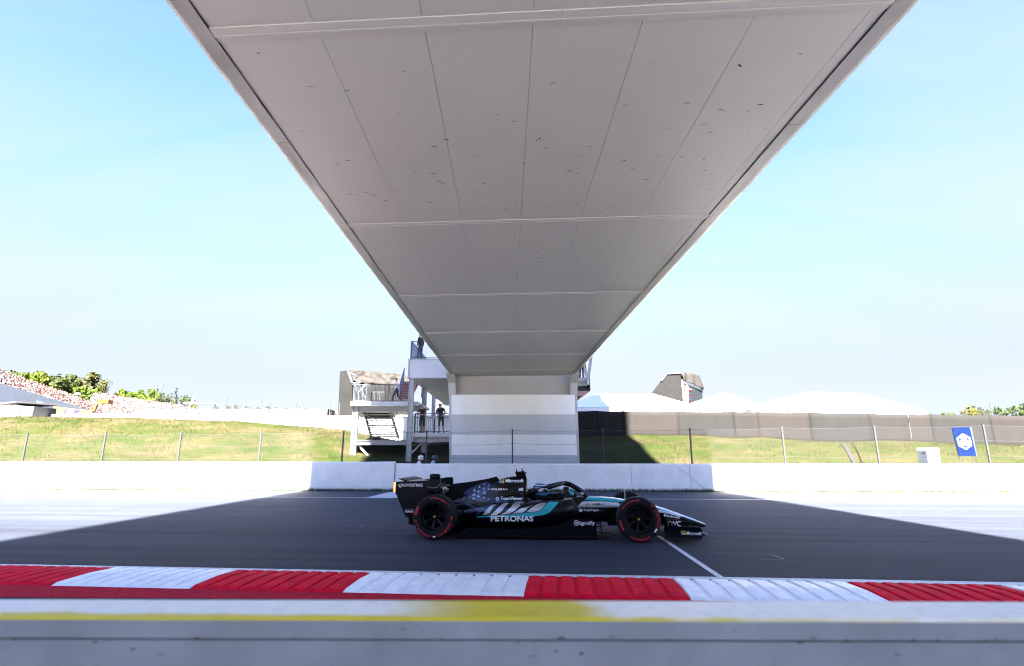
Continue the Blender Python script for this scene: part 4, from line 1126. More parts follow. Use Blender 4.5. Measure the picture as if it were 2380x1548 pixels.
def video_tower_left():
    Y = 55; kit = Kit('video_screen', 'video screen seen from behind with grey side wall and crumpled tarpaulin cover', 'screen', (q(ZL, 300, 900, Y).x, Y, 2.6))
    g = lambda x, y, dy=0: q(ZL, x, y, Y + dy)
    a = [g(40, 525), g(112, 512), g(165, 640), g(172, 1010), g(18, 1010)]; n_ = 5; mb = MB(); b = [p + Vector((.2, 5, 0)) for p in a]
    mb.add(a + b, [tuple(range(n_)), tuple(reversed(range(n_, 2 * n_)))] + [(i, (i + 1) % n_, n_ + (i + 1) % n_, n_ + i) for i in range(n_)]); kit.part('side_wall', mb, 'tarp_grey')
    ns, nt = 40, 12; vs = []
    def edge(x, pts):
        for (x0, y0), (x1, y1) in zip(pts, pts[1:]):
            if x <= x1: return y0 + (y1 - y0) * (x - x0) / (x1 - x0)
        return pts[-1][1]
    tp = [(118, 515), (240, 504), (330, 530), (410, 516), (490, 545), (560, 534), (640, 552), (760, 575)]
    bt = [(118, 560), (240, 640), (330, 648), (450, 655), (560, 660), (640, 665), (760, 668)]
    for i in range(ns + 1):
        x = 118 + 642 * i / ns; y0, y1 = edge(x, tp), edge(x, bt)
        for j in range(nt + 1):
            t = j / nt; dy = -.12 * t + .22 * noise.noise(Vector((x * .02, t * 3, 5))) + .30 * abs(math.sin((x - 240) * math.pi / 165 + t * .9)) * (1 - t * .4)
            vs.append(g(x, y0 + (y1 - y0) * t, dy))
    mb = MB(); mb.add(vs, [(i * (nt + 1) + j, (i + 1) * (nt + 1) + j, (i + 1) * (nt + 1) + j + 1, i * (nt + 1) + j + 1) for i in range(ns) for j in range(nt)], 0, True)
    o = kit.part('tarpaulin', mb, 'tarp_pale', fix=False); md = o.modifiers.new('t', 'SOLIDIFY'); md.thickness = .03
    vs = []
    for i in range(25):
        x = 290 + 480 * i / 24
        for j in range(9):
            t = j / 8; vs.append(g(x + 25 * (1 - t) * 0, 652 + 350 * t, .06 + .08 * noise.noise(Vector((x * .02, t * 4, 9)))))
    mb = MB(); mb.add(vs, [(i * 9 + j, (i + 1) * 9 + j, (i + 1) * 9 + j + 1, i * 9 + j + 1) for i in range(24) for j in range(8)], 0, True)
    o = kit.part('back_sheet', mb, 'tarp_grey', fix=False); md = o.modifiers.new('t', 'SOLIDIFY'); md.thickness = .03
    for a_, b_, w in (((118, 515), (165, 640), .16), ((165, 640), (245, 640), .10), ((140, 590), (240, 630), .06), ((130, 545), (200, 560), .05), ((235, 730), (305, 655), .14), ((165, 655), (235, 700), .06), ((175, 690), (240, 735), .06), ((150, 520), (215, 640), .05), ((215, 560), (160, 640), .05), ((120, 512), (240, 506), .08)):
        mb = MB(); mb.tube([g(*a_, -.2), g(*b_, -.2)], w / 2, 5); kit.part('truss_bar', mb, 'deck_panel' if w > .09 else 'rail_dark')
    mb = MB(); mb.tube([g(260, 720, .1), g(310, 810, .1)], .08, 5); kit.part('truss_bar', mb, 'rail_dark')
    mb = MB(); d = [g(172, 640, .6), g(300, 640, .6), g(310, 1010, .6), g(172, 1010, .6)]; mb.hexa([p + Vector((0, .2, 0)) for p in d], d); kit.part('inner_sheet', mb, 'tarp_grey')
video_tower_left()

# white cabin and van seen through the stair tower
kit = Kit('white_cabin', 'white site cabin with barred window seen through the stair tower', 'cabin', (q(Z3, 760, 1000, 47).x, 47, 2.6))
p, r_ = q(Z3, 700, 880, 47), q(Z3, 1440, 1180, 47); mb = MB(); mb.box(p.x, r_.x, 47, 49.5, 2.4, p.z); kit.part('cabin_body', mb, 'cabinet_white')
p, r_ = q(Z3, 748, 955, 46.95), q(Z3, 832, 1014, 46.95); mb = MB(); mb.box(p.x, r_.x, 46.95, 46.99, r_.z, p.z); wn_ = kit.part('window', mb, 'glass_dark')
for k in range(5):
    x = p.x + (r_.x - p.x) * (k + .5) / 5; mb = MB(); mb.box(x - .015, x + .015, 46.92, 46.945, r_.z, p.z); kit.part('window_bar', mb, 'galvanised', wn_)
mb = MB(); p = q(Z3, 690, 868, 46.9); r_ = q(Z3, 1440, 868, 46.9); mb.box(p.x, r_.x, 46.85, 49.6, p.z + .02, p.z + .16); kit.part('roof', mb, 'cabinet_white')
# light wall behind the lower stairs
kit = Kit('white_paddock_wall', 'bright white low wall behind the stair tower', 'wall', (-12, 43, 2.6))
p, r_ = q(Z3, -60, 890, 43), q(Z3, 1440, 890, 43); mb = MB(); mb.box(p.x, r_.x, 43, 43.25, 1.2, q(Z3, 400, 885, 43).z); kit.part('wall_face', mb, 'barrier_white')
mb = MB(); mb.box(p.x, r_.x, 42.97, 43.28, q(Z3, 400, 885, 43).z + .004, q(Z3, 400, 878, 43).z); kit.part('wall_cap', mb, 'barrier_white')

# blue advertising board with a white hexagon emblem
Yb = 24.6
kit = Kit('advert_board', 'leaning blue advertising board with white hexagon emblem on the right fence', 'sign', (q(Z7, 1440, 1060, Yb).x, Yb, 0))
cs = [q(Z7, 1192, 592, Yb), q(Z7, 1480, 580, Yb), q(Z7, 1592, 1056, Yb), q(Z7, 1308, 1060, Yb)]
mb = MB(); mb.hexa([p + Vector((0, .05, 0)) for p in cs], cs); bd = kit.part('board', mb, 'board_blue')
e2 = [q(Z7, 1482, 580, Yb), q(Z7, 1512, 578, Yb + .3), q(Z7, 1606, 1056, Yb + .3), q(Z7, 1594, 1056, Yb)]
mb = MB(); mb.hexa([p + Vector((.0, .06, 0)) for p in e2], e2); kit.part('board_side', mb, 'board_edge')
def bpt(u, v): return cs[0].lerp(cs[1], u).lerp(cs[3].lerp(cs[2], u), v) + Vector((0, -.006, 0))
bw, bh = (cs[1] - cs[0]).length, (cs[3] - cs[0]).length
def ring_pts(r, rot, n, cx=.5, cy=.5): return [bpt(cx + r * math.cos(rot + 2 * math.pi * i / n) / bw, cy + r * math.sin(rot + 2 * math.pi * i / n) / bh) for i in range(n)]
R1 = bw * .44
mb = MB(); o_, i_ = ring_pts(R1, R(30), 6), ring_pts(R1 * .80, R(30), 6); mb.add(o_ + i_, [(i, (i + 1) % 6, 6 + (i + 1) % 6, 6 + i) for i in range(6)])
for k in range(3):
    a = R(-90 + 120 * k); pts = ring_pts(R1 * .34, 0, 14, .5 + R1 * .38 * math.cos(a) / bw, .5 + R1 * .38 * math.sin(a) / bh); mb.add(pts, [tuple(range(14))])
kit.part('emblem', mb, 'decal_white', bd, fix=False)
for u in (.15, .85):
    mb = MB(); a = bpt(u, .1) + Vector((0, .09, 0)); mb.tube([a, Vector((a.x + .1, Yb + .1, LOW))], .025, 6); kit.part('support_leg', mb, 'galvanised')
# white electrical cabinet
Yc = 25.2; kit = Kit('electrical_cabinet', 'white roadside electrical cabinet with sloped lid behind the wall', 'cabinet', (q(Z7, 880, 1100, Yc).x, Yc, LOW))
p, r_ = q(Z7, 770, 965, Yc), q(Z7, 1000, 1160, Yc); zc = p.z
mb = MB(); mb.box(p.x, r_.x, Yc, Yc + .6, LOW, zc); mb.hexa([(p.x - .02, Yc - .03, zc + .003), (r_.x + .02, Yc - .03, zc + .003), (r_.x + .02, Yc + .63, zc + .003), (p.x - .02, Yc + .63, zc + .003)], [(p.x, Yc + .05, zc + .12), (r_.x, Yc + .05, zc + .12), (r_.x, Yc + .55, zc + .12), (p.x, Yc + .55, zc + .12)]); kit.part('cabinet_body', mb, 'cabinet_white')
mb = MB(); mb.box(p.x + .05, r_.x - .05, Yc - .012, Yc - .002, LOW + .1, zc - .08); dr = kit.part('door', mb, 'cabinet_white')
mb = MB(); mb.box(p.x + .08, p.x + .11, Yc - .03, Yc - .013, zc - .6, zc - .45); kit.part('handle', mb, 'galvanised', dr)
mb = MB(); mb.box(p.x - .012, p.x - .002, Yc + .12, Yc + .3, zc - .16, zc - .1); kit.part('vent', mb, 'rail_dark')
# pale concrete drain slab and cable on the bank
mb = MB(); pts = []
for t in range(9):
    a = q(ZR, 1412 + 105 * t / 8, 440 + 105 * t / 8, 36.5 - 8.5 * t / 8); 
    z = bank_z(a.x, 36.5 - 8.5 * t / 8) + .05; pts.append(Vector((a.x, 36.5 - 8.5 * t / 8, z)))
for a, b in zip(pts, pts[1:]):
    mb.hexa([a + Vector((-.13, 0, -.1)), a + Vector((.13, 0, -.1)), b + Vector((.13, 0, -.1)), b + Vector((-.13, 0, -.1))], [a + Vector((-.13, 0, 0)), a + Vector((.13, 0, 0)), b + Vector((.13, 0, 0)), b + Vector((-.13, 0, 0))])
tag(mb.build('drain_channel', mat('drain_concrete', (.036, .035, .033), .9, spec=.05, var=(3, .3))), 'pale concrete drain channel running down the right grassy bank', 'drain')
mb = MB(); mb.tube([p + Vector((.55 + .1 * math.sin(i), 0, .02)) for i, p in enumerate(pts)], .03, 5); tag(mb.build('cable_duct', mat('duct', (0.05, 0.022, 0.014), .8, spec=.05)), 'thin reddish duct running down the bank beside the drain channel', 'pipe')

# ================================================================== TREES
def tree(name, label, base, h, rx, rz, tint, group=None, trunk_r=.22, n=900, leaf=.55, kind='round', trunk=None, seed=1):
    rnd = random.Random(seed); base = Vector(base)
    root = thing(name, label, 'tree', base, group)
    zc = h - rz; tb = MB()
    if kind == 'cone':
        tb.tube([(0, 0, -.3), (0, 0, h * .96)], [trunk_r, .03], 7)
    else:
        k0 = Vector((rnd.uniform(-.2, .2), rnd.uniform(-.2, .2), zc - rz * .45)); tb.tube([(0, 0, -.3), k0 * .5, k0], [trunk_r, trunk_r * .8, trunk_r * .6], 7)
        for i in range(6):
            a = i * 1.05 + rnd.random(); e = k0 + Vector((math.cos(a) * rx * .6, math.sin(a) * rx * .6, rz * rnd.uniform(.3, .95))); tb.tube([k0, k0.lerp(e, .5) + Vector((0, 0, .1 * rz)), e], [trunk_r * .5, trunk_r * .3, .03], 5)
    tb.build('trunk', 'bark', root)
    cb = MB(); cb.c = []
    cl = []
    for i in range(26 if kind != 'cone' else 40):
        if kind == 'cone':
            t = (i + rnd.random()) / 40; a = rnd.random() * 6.28; rr = rx * (1 - t) * (.55 + .5 * rnd.random()); cl.append((Vector((math.cos(a) * rr, math.sin(a) * rr, h * (.06 + .93 * t))), rx * (.42 * (1 - t) + .1), rnd.uniform(.7, 1.25)))
        else:
            while True:
                v = Vector((rnd.uniform(-1, 1), rnd.uniform(-1, 1), rnd.uniform(-.85, 1)))
                if .3 < v.length < 1: break
            cl.append((Vector((v.x * rx * .82, v.y * rx * .82, zc + v.z * rz * .82)), min(rx, rz) * rnd.uniform(.22, .42), rnd.uniform(.65, 1.3)))
    for i in range(n):
        c, r_, br = cl[i % len(cl)]
        d = Vector((rnd.gauss(0, 1), rnd.gauss(0, 1), rnd.gauss(0, 1))).normalized(); p = c + d * r_ * (.55 + .5 * rnd.random())
        nn_ = (d + Vector((rnd.gauss(0, .5), rnd.gauss(0, .5), rnd.gauss(0, .5) + .3))).normalized(); u = nn_.orthogonal().normalized(); a = rnd.random() * 6.28; u2 = nn_.cross(u); u, u2 = u * math.cos(a) + u2 * math.sin(a), u2 * math.cos(a) - u * math.sin(a)
        s = leaf * rnd.uniform(.5, 1.1); kx = rnd.uniform(.7, 1.2) * br * .62
        cb.add([p - u * s * .5, p + u2 * s * .28, p + u * s * .5, p - u2 * s * .28], [(0, 1, 2, 3)])
        cb.c += [(tint[0] * kx, tint[1] * kx, tint[2] * kx)] * 4
    cb.build('crown', 'leaf', root, fix=False)
    return root
GR = (0.115, 0.17, 0.03); YG = (0.13, 0.17, 0.028); DK = (0.085, 0.115, 0.04); PN = (0.12, 0.125, 0.045)
def tree_px(label, cx, top, bottom, half, Y, tint, seed, kind='round', group=None, n=900, name='broadleaf_tree', full=True):
    t, b, e = at(cx, top, Y), at(cx, bottom, Y), at(cx + half, top, Y); rx = e.x - t.x; rz = (t.z - b.z) / 2
    base = 2.6; h = t.z - base
    tree(name, label, (t.x, Y, base), h, rx, rz if kind != 'cone' else h / 2, tint, group, max(.12, rx * .06), n, max(.3, rx * .2), kind, seed=seed)
gL = 'trees behind the left grandstand'
tree_px('leftmost green tree above the grandstand crowd', 25, 858, 905, 50, 150, GR, 1, group=gL, n=1400)
tree_px('yellow-green tree above the grandstand, second from the left edge', 98, 863, 910, 50, 152, YG, 2, group=gL, n=1400)
tree_px('dark green tree between the yellow-green tree and the pine', 155, 868, 925, 42, 155, DK, 3, group=gL, n=1300)
tree_px('big rounded pine tree, tallest behind the grandstand', 215, 863, 922, 40, 160, PN, 4, group=gL, n=1600, name='pine_tree')
tree_px('bright green tree just below the big pine', 200, 895, 945, 38, 150, GR, 5, group=gL, n=1200)
tree_px('light green tree right of the big pine', 280, 906, 948, 42, 170, (0.14, 0.2, 0.035), 6, group=gL, n=1200)
tree_px('green tree behind the row of parasols', 350, 903, 950, 40, 175, GR, 7, group=gL, n=1200)
tree_px('dense green tree filling the gap right of the leftmost tree', 62, 862, 908, 46, 158, GR, 12, group=gL, n=1500)
tree_px('low green tree under the light green tree near the parasols', 318, 914, 950, 36, 165, GR, 13, group=gL, n=1200)
tree_px('dark green tree close behind the big pine on its left', 178, 878, 935, 40, 168, (0.10, 0.15, 0.035), 14, group=gL, n=1400)
tree_px('olive green tree just left of the dark spruce', 392, 912, 955, 28, 180, DK, 8, group=gL, n=900)
tree_px('tall dark spruce with layered branches at the end of the grandstand', 411, 898, 960, 17, 176, (0.03, 0.055, 0.045), 9, 'cone', gL, 900, 'spruce_tree')
tree_px('olive tree just right of the dark spruce', 432, 915, 958, 26, 182, DK, 10, group=gL, n=900)
tree_px('pale round tree beside the steel frame at the crowd edge', 453, 930, 965, 14, 150, YG, 11, group=gL, n=500)
gS = 'small round trees along the spectator hill'
for i, (cx, top, bot, half) in enumerate(((505, 938, 968, 13), (532, 937, 970, 11), (548, 936, 970, 13), (576, 941, 968, 9), (599, 942, 972, 9), (624, 943, 968, 8), (641, 945, 970, 6), (668, 944, 968, 8), (708, 945, 970, 8), (741, 951, 972, 8))):
    tree_px('small round yellow-green tree, number %s from the left in the row on the spectator hill' % ('one', 'two', 'three', 'four', 'five', 'six', 'seven', 'eight', 'nine', 'ten')[i], cx, top, bot, half, 140, (0.085, 0.10, 0.02), 20 + i, group=gS, n=420)
tree_px('slim dark cypress right of the eighth small round tree', 697, 938, 965, 2.2, 170, (0.05, 0.08, 0.05), 40, 'cone', None, 260, 'cypress_tree')
tree_px('tiny slim cypress nearest the left video screen', 758, 948, 968, 1.6, 175, (0.05, 0.08, 0.05), 41, 'cone', None, 200, 'cypress_tree')
gR = 'trees beyond the netting on the right'
tree_px('yellowish pine tree beyond the netting', 2252, 940, 975, 26, 120, (0.16, 0.16, 0.04), 50, group=gR, n=900, name='pine_tree')
tree_px('dark small tree right of the yellowish pine', 2288, 946, 975, 14, 118, DK, 51, group=gR, n=500)
tree_px('grey-green tree left of the rightmost tree beyond the netting', 2330, 942, 975, 22, 122, (0.10, 0.14, 0.06), 52, group=gR, n=800)
tree_px('rightmost green tree beyond the netting, cut by the frame', 2372, 935, 975, 26, 120, (0.11, 0.16, 0.06), 53, group=gR, n=900)
tree_px('pointed dark cypress rising between the right trees', 2299, 936, 975, 3, 121, (0.05, 0.08, 0.05), 54, 'cone', None, 260, 'cypress_tree')
tree_px('low bush just right of the longest marquee', 2200, 955, 975, 20, 125, GR, 55, group=gR, n=500)
tree_px('small treetop peeping between the two right marquees', 1772, 933, 965, 9, 75, PN, 56, group=gR, n=300)

# ================================================================== GRANDSTAND AND CROWD (left)
F0 = Vector((-65, 70, 9.6)); fd = Vector((-.433, .901, 0)); bk = Vector((-.901, -.433, 0))
kit = Kit('grandstand', 'long packed grandstand with pale concrete front beam at the far left', 'grandstand', (-75, 95, 2.6))
NR = 10
S0, S1 = -40, 92
for r_ in range(NR):
    o = bk * (r_ * .82) + Vector((0, 0, r_ * .47)); a, b = F0 + fd * S0 + o, F0 + fd * S1 + o
    mb = MB(); w = bk * .82
    mb.hexa([a + Vector((0, 0, -.45)), b + Vector((0, 0, -.45)), b + w + Vector((0, 0, -.45)), a + w + Vector((0, 0, -.45))], [a, b, b + w, a + w]); kit.part('seat_row', mb, 'stand_concrete')
mb = MB(); a, b = F0 + fd * S0 - bk * .05, F0 + fd * 58 - bk * .05
mb.hexa([a + Vector((0, 0, -2.1)), b + Vector((0, 0, -2.1)), b - bk * .3 + Vector((0, 0, -2.1)), a - bk * .3 + Vector((0, 0, -2.1))], [a + Vector((0, 0, .55)), b + Vector((0, 0, .55)), b - bk * .3 + Vector((0, 0, .55)), a - bk * .3 + Vector((0, 0, .55))]); kit.part('front_beam', mb, mat('beam_concrete', (.85, .85, .85), .8, spec=0.05, var=(1, .15)))
mb = MB(); a, b = F0 + fd * S0 + bk * 1.5, F0 + fd * S1 + bk * 1.5; mb.hexa([Vector((*a.xy, 2.5)), Vector((*b.xy, 2.5)), Vector((*(b + bk * .3).xy, 2.5)), Vector((*(a + bk * .3).xy, 2.5))], [Vector((*a.xy, 9.4)), Vector((*b.xy, 9.4)), Vector((*(b + bk * .3).xy, 9.4)), Vector((*(a + bk * .3).xy, 9.4))]); kit.part('back_wall', mb, 'stand_dark')
for k in range(14):
    c = F0 + fd * (S0 + 4 + k * 5.2) + bk * .3; mb = MB(); mb.bar(Vector((c.x, c.y, 2.4)), Vector((c.x, c.y, 7.9)), .35, .35); kit.part('support_post', mb, 'stand_concrete')
for z in (5.2, 7.0):
    a, b = F0 + fd * S0 + bk * .4, F0 + fd * 58 + bk * .4; mb = MB(); mb.bar(Vector((*a.xy, z)), Vector((*b.xy, z)), .12, .2); kit.part('pipe', mb, 'galvanised')
# spectator hill behind, carrying the second crowd
H0, H1, H2, H3 = at(205, 962, 128), at(475, 968, 150), at(462, 955, 178), at(215, 917, 150)
mb = MB(); mb.add([H0, H1, H2, H3, (H0.x, H0.y, 2.4), (H1.x, H1.y, 2.4), (H2.x, H2.y, 2.4), (H3.x, H3.y, 2.4)], [(0, 1, 2, 3), (0, 4, 5, 1), (1, 5, 6, 2), (2, 6, 7, 3), (3, 7, 4, 0)])
tag(mb.build('spectator_hill', 'stand_concrete'), kind='structure')
rnd = random.Random(5)
PAL = [(1.05, 1.03, 1.06)] * 7 + [(.3, .4, .62), (.24, .3, .42), (.12, .14, .2), (.6, .62, .68), (.7, .62, .6)] + [(.62, .50, .50), (.55, .36, .36), (.5, .12, .12), (.10, .13, .28), (.16, .22, .4), (.06, .06, .08), (.12, .12, .14), (.5, .38, .12), (.45, .30, .24), (.3, .42, .55), (.36, .36, .4), (.62, .56, .48)]
cb = MB(); cb.c = []
def spectator(p, s=1.0):
    x, y, z = p; w = .26 * s; hgt = rnd.uniform(.75, 1.0) * s; c = tuple(.22 * t for t in rnd.choice(PAL)); sk = (.42, .27, .21) if rnd.random() < .5 else rnd.choice([(1, .98, .96), (.3, .04, .05), (.06, .05, .05)])
    lx = rnd.uniform(-.06, .06)
    cb.add([(x - w, y - .13, z), (x + w, y - .13, z), (x + w, y + .15, z), (x - w, y + .15, z), (x - w * .85 + lx, y - .12, z + hgt * .68), (x + w * .85 + lx, y - .12, z + hgt * .68), (x + w * .85 + lx, y + .1, z + hgt * .68), (x - w * .85 + lx, y + .1, z + hgt * .68)], [(0, 1, 5, 4), (1, 2, 6, 5), (2, 3, 7, 6), (3, 0, 4, 7), (4, 5, 6, 7)]); cb.c += [c] * 8
    hz = z + hgt * .84; r_ = .125 * s
    cb.add([(x + lx, y, hz + r_ * 1.2), (x + lx + r_, y, hz), (x + lx, y + r_, hz), (x + lx - r_, y, hz), (x + lx, y - r_, hz), (x + lx, y, hz - r_ * 1.2)], [(0, 4, 1), (0, 1, 2), (0, 2, 3), (0, 3, 4), (5, 1, 4), (5, 2, 1), (5, 3, 2), (5, 4, 3)]); cb.c += [tuple(.25 * t for t in sk)] * 6
for r_ in range(NR):
    o = bk * (r_ * .82 + .4) + Vector((0, 0, r_ * .47)); s = S0
    while s < S1:
        s += rnd.uniform(.45, .75)
        if rnd.random() < .93: spectator(F0 + fd * s + o + Vector((0, 0, .12)))
for i in range(3400):
    u, v = rnd.random(), rnd.random(); spectator(H0.lerp(H1, u).lerp(H3.lerp(H2, u), v), 1.15)
for i in range(620):
    px = rnd.uniform(460, 790) if rnd.random() < .8 else rnd.uniform(460, 640); Y = rnd.uniform(118, 138)
    p = at(px, 966.5 - rnd.random() ** 1.5 * (9 if px < 640 else 5), Y); spectator(p, 1.05)
tag(cb.build('crowd', 'crowd_cloth', fix=False), 'packed crowd of spectators in light and red clothes filling the left grandstand', 'crowd', kind='stuff')
mb = MB(); a, b = at(455, 968, 141), at(830, 972, 141); mb.box(a.x, b.x, 118, 141, 2.3, a.z - .05); tag(mb.build('spectator_terrace', 'stand_concrete'), kind='structure')
# parasols
pc = [(.55, .56, .54), (.5, .04, .05), (.5, .05, .06), (.62, .6, .56), (.16, .16, .2), (.6, .61, .6), (.10, .30, .52), (.20, .42, .62), (.30, .48, .62), (.66, .40, .22), (.66, .62, .52), (.6, .64, .66), (.55, .62, .68)]
pl_ = ['pale', 'red', 'deep red', 'white', 'dark grey', 'off-white', 'blue', 'mid blue', 'light blue', 'orange', 'cream', 'silver white', 'pale blue']
pp = [(52, 884, 10), (76, 897, 9), (94, 893, 9), (130, 905, 9), (150, 909, 8), (181, 912, 8), (250, 927, 9), (281, 930, 7), (294, 931, 7), (311, 934, 7), (324, 934, 8), (350, 938, 7), (361, 939, 8)]
words = ('first', 'second', 'third', 'fourth', 'fifth', 'sixth', 'seventh', 'eighth', 'ninth', 'tenth', 'eleventh', 'twelfth', 'last')
for (px, py, hw), c, nm, wd in zip(pp, pc, pl_, words):
    Y = 125 if px < 200 else 152; t = at(px, py, Y); rr = at(px + hw, py, Y).x - t.x
    root = thing('parasol', '%s parasol over the grandstand crowd, %s from the left edge' % (nm, wd), 'parasol', (t.x, Y, t.z - 2.4), 'parasols above the crowd')
    mb = MB(); n_ = 10
    mb.loft([[(rr * s * math.cos(2 * math.pi * k / n_), rr * s * math.sin(2 * math.pi * k / n_), 2.4 - d_) for k in range(n_)] for s, d_ in ((1, .62), (.97, .55), (.6, .2), (.05, 0))], 0, False); mb.build('canopy', mat('parasol_' + nm.replace(' ', '_').replace('-', '_'), tuple(.3 * t for t in c), .8), root, fix=False)
    mb = MB(); mb.tube([(0, 0, -1.2), (0, 0, 2.35)], .05, 5); mb.build('pole', 'galvanised', root)
# perimeter wall on the crest, with catch-fence posts
kit = Kit('perimeter_wall', 'white perimeter wall along the top of the left grassy bank', 'wall', (-16, 40.5, 3.5))
wp = [(120, 963, 60), (240, 962, 56), (440, 963, 50), (620, 965, 46), (830, 967, 42.5)]
sec = []
for (a, ya, Ya), (b, yb, Yb_) in zip(wp, wp[1:]):
    for k in range(4): t = k / 4; sec.append((a + (b - a) * t, ya + (yb - ya) * t, Ya + (Yb_ - Ya) * t))
sec.append(wp[-1])
for (a, ya, Ya), (b, yb, Yb_) in zip(sec, sec[1:]):
    p, r_ = at(a + .4, ya, Ya), at(b - .4, yb, Yb_); mb = MB(); o = Vector((.15, .25, 0))
    lo_ = lambda v: Vector((v.x, v.y, 2.2)); mb.hexa([lo_(p), lo_(r_), lo_(r_) + o, lo_(p) + o], [p, r_, r_ + o, p + o]); s_ = kit.part('wall_section', mb, 'barrier_white')
    if a < 640:
        c, d = p.lerp(r_, .3), p.lerp(r_, .62); mb = MB(); e = Vector((0, -.012, 0)); mb.add([c + e + Vector((0, 0, -.30)), d + e + Vector((0, 0, -.30)), d + e + Vector((0, 0, -.42)), c + e + Vector((0, 0, -.42))], [(0, 1, 2, 3)]); kit.part('printed_mark', mb, 'pier_grey', s_, fix=False)
kit = Kit('catch_fence', 'tall thin catch-fence posts and wires on the far side of the left bank', 'fence', (-20, 60, 2.6))
cf = [(165, 935), (240, 925), (272, 925), (305, 928), (355, 925), (367, 926), (400, 938), (432, 930), (436, 925), (502, 930), (528, 925), (560, 936), (610, 927), (628, 937), (690, 926), (768, 933), (790, 936), (828, 936)]
for px, py in cf:
    Y = 64 - (px / 830) * 20; p = at(px, py, Y); mb = MB(); mb.tube([(p.x, Y, 2.3), (p.x, Y, p.z)], .035, 5); kit.part('post', mb, 'galvanised')
mb = MB(); mb.bar(at(427, 937, 53), at(504, 937, 51.5), .07, .07); kit.part('cross_bar', mb, 'steel_cream')
for lv in (0, 12, 22):
    mb = MB(); mb.tube([at(px, 940 + lv, 64 - (px / 830) * 20) for px in range(160, 520, 20)], .012, 4); kit.part('wire', mb, 'galvanised')
mb = MB(); mb.tube([at(450, 965, 54), at(440, 944, 54), at(452, 925, 54)], .07, 5).tube([at(440, 944, 54), at(430, 965, 54)], .05, 5).tube([at(444, 940, 54), at(452, 924, 54)], .13, 5); kit.part('floodlight_arm', mb, 'deck_panel')
for px, py, Y, lab in ((366, 893, 190, 'tall thin floodlight mast left of the dark spruce'), (600, 934, 150, 'small street lamp above the row of round trees'), (788 - 30, 938, 160, 'thin lamp post left of the grey video screen')):
    p = at(px, py, Y); root = thing('floodlight_mast', lab, 'lamp post', (p.x, Y, 2.6)); mb = MB(); mb.tube([(0, 0, -.2), (0, 0, p.z - 2.6)], .12 if Y > 180 else .06, 6); mb.build('mast', 'galvanised', root)
    mb = MB(); w = 2.2 if Y > 180 else .9
    for dz in ((0, -1.2, -2.3) if Y > 180 else (0,)): mb.box(-w, w, -.15, .15, p.z - 2.6 + dz - .2, p.z - 2.6 + dz)
    mb.build('lamp_head', 'galvanised', root)
# banner under the stand, hut, lift, small flag
Yn = 72; kit = Kit('sponsor_banner', 'violet and gold banner below the front of the grandstand', 'banner', (at(175, 960, Yn).x, Yn, 2.6))
g = lambda x, y: q(ZG, x, y, Yn)
def flat(name, pts, m, parent=None, dy=0.0, th=.05):
    mb = MB(); a = [g(*p) + Vector((0, dy, 0)) for p in pts]; n_ = len(a); b = [p + Vector((0, th, 0)) for p in a]
    mb.add(a + b, [tuple(range(n_)), tuple(reversed(range(n_, 2 * n_)))] + [(i, (i + 1) % n_, n_ + (i + 1) % n_, n_ + i) for i in range(n_)]); return kit.part(name, mb, m, parent)
bn = flat('banner_sheet', [(740, 640), (1180, 690), (1280, 700), (1260, 790), (860, 760), (735, 745)], 'banner_gold')
flat('violet_field', [(925, 665), (1120, 690), (1060, 770), (860, 750)], 'banner_violet', bn, -.03, .02)
flat('pink_field', [(745, 650), (800, 655), (760, 720), (740, 715)], 'banner_pink', bn, -.03, .02)
for k in range(3): flat('white_lettering', [(945 - k * 12, 676 + k * 27), (1035 - k * 12, 684 + k * 27), (1032 - k * 12, 700 + k * 27), (942 - k * 12, 692 + k * 27)], 'decal_white', bn, -.06, .02)
for x in (740, 1010, 1270): 
    p = g(x, 745); mb = MB(); mb.tube([(p.x, Yn + .1, 2.4), (p.x, Yn + .1, p.z)], .05, 5); kit.part('pole', mb, 'galvanised')
kit = Kit('hanging_flag', 'light blue triangular flag hanging from the grandstand front beam', 'flag', (g(570, 640).x, 72, 5)); flat('flag_cloth', [(500, 565), (600, 585), (590, 680), (560, 650)], 'flag_blue')
mb = MB(); mb.tube([g(495, 560) + Vector((0, .1, 0)), g(605, 582) + Vector((0, .1, 0))], .03, 5); kit.part('flag_line', mb, 'galvanised')
kit = Kit('timing_hut', 'small pale hut with sloping roof at the far left edge', 'hut', (at(20, 960, 58).x, 58, 2.6)); Yn = 58
p, r_ = g(-80, 640), g(215, 800); mb = MB(); mb.box(p.x, r_.x, 58, 61, 2.4, g(100, 625).z); kit.part('hut_wall', mb, 'cabinet_white')
mb = MB(); a, b = g(-90, 640), g(335, 600); mb.hexa([g(-90, 625), g(220, 590), g(220, 590) + Vector((1.8, 3.6, 0)), g(-90, 625) + Vector((0, 3.6, 0))], [p + Vector((0, 0, .18)) for p in (g(-90, 625), g(220, 590), g(220, 590) + Vector((1.8, 3.6, 0)), g(-90, 625) + Vector((0, 3.6, 0)))]); kit.part('roof', mb, 'stand_concrete')
mb = MB(); mb.box(r_.x + .01, r_.x + 1.7, 58.05, 61, 2.4, g(300, 640).z); kit.part('annex', mb, 'stand_concrete')
mb = MB(); a, b = g(235, 680), g(265, 800); mb.box(a.x, b.x, 58.0, 58.04, 2.5, a.z); kit.part('door', mb, 'stand_dark')
mb = MB(); a, b = g(85, 670), g(195, 720); mb.box(a.x, b.x, 57.94, 57.99, b.z, a.z); kit.part('window', mb, 'pier_grey')
Yn = 80; kit = Kit('boom_lift', 'orange boom lift with raised basket in front of the crowd', 'lift', (g(1330, 780).x, 80, 2.6))
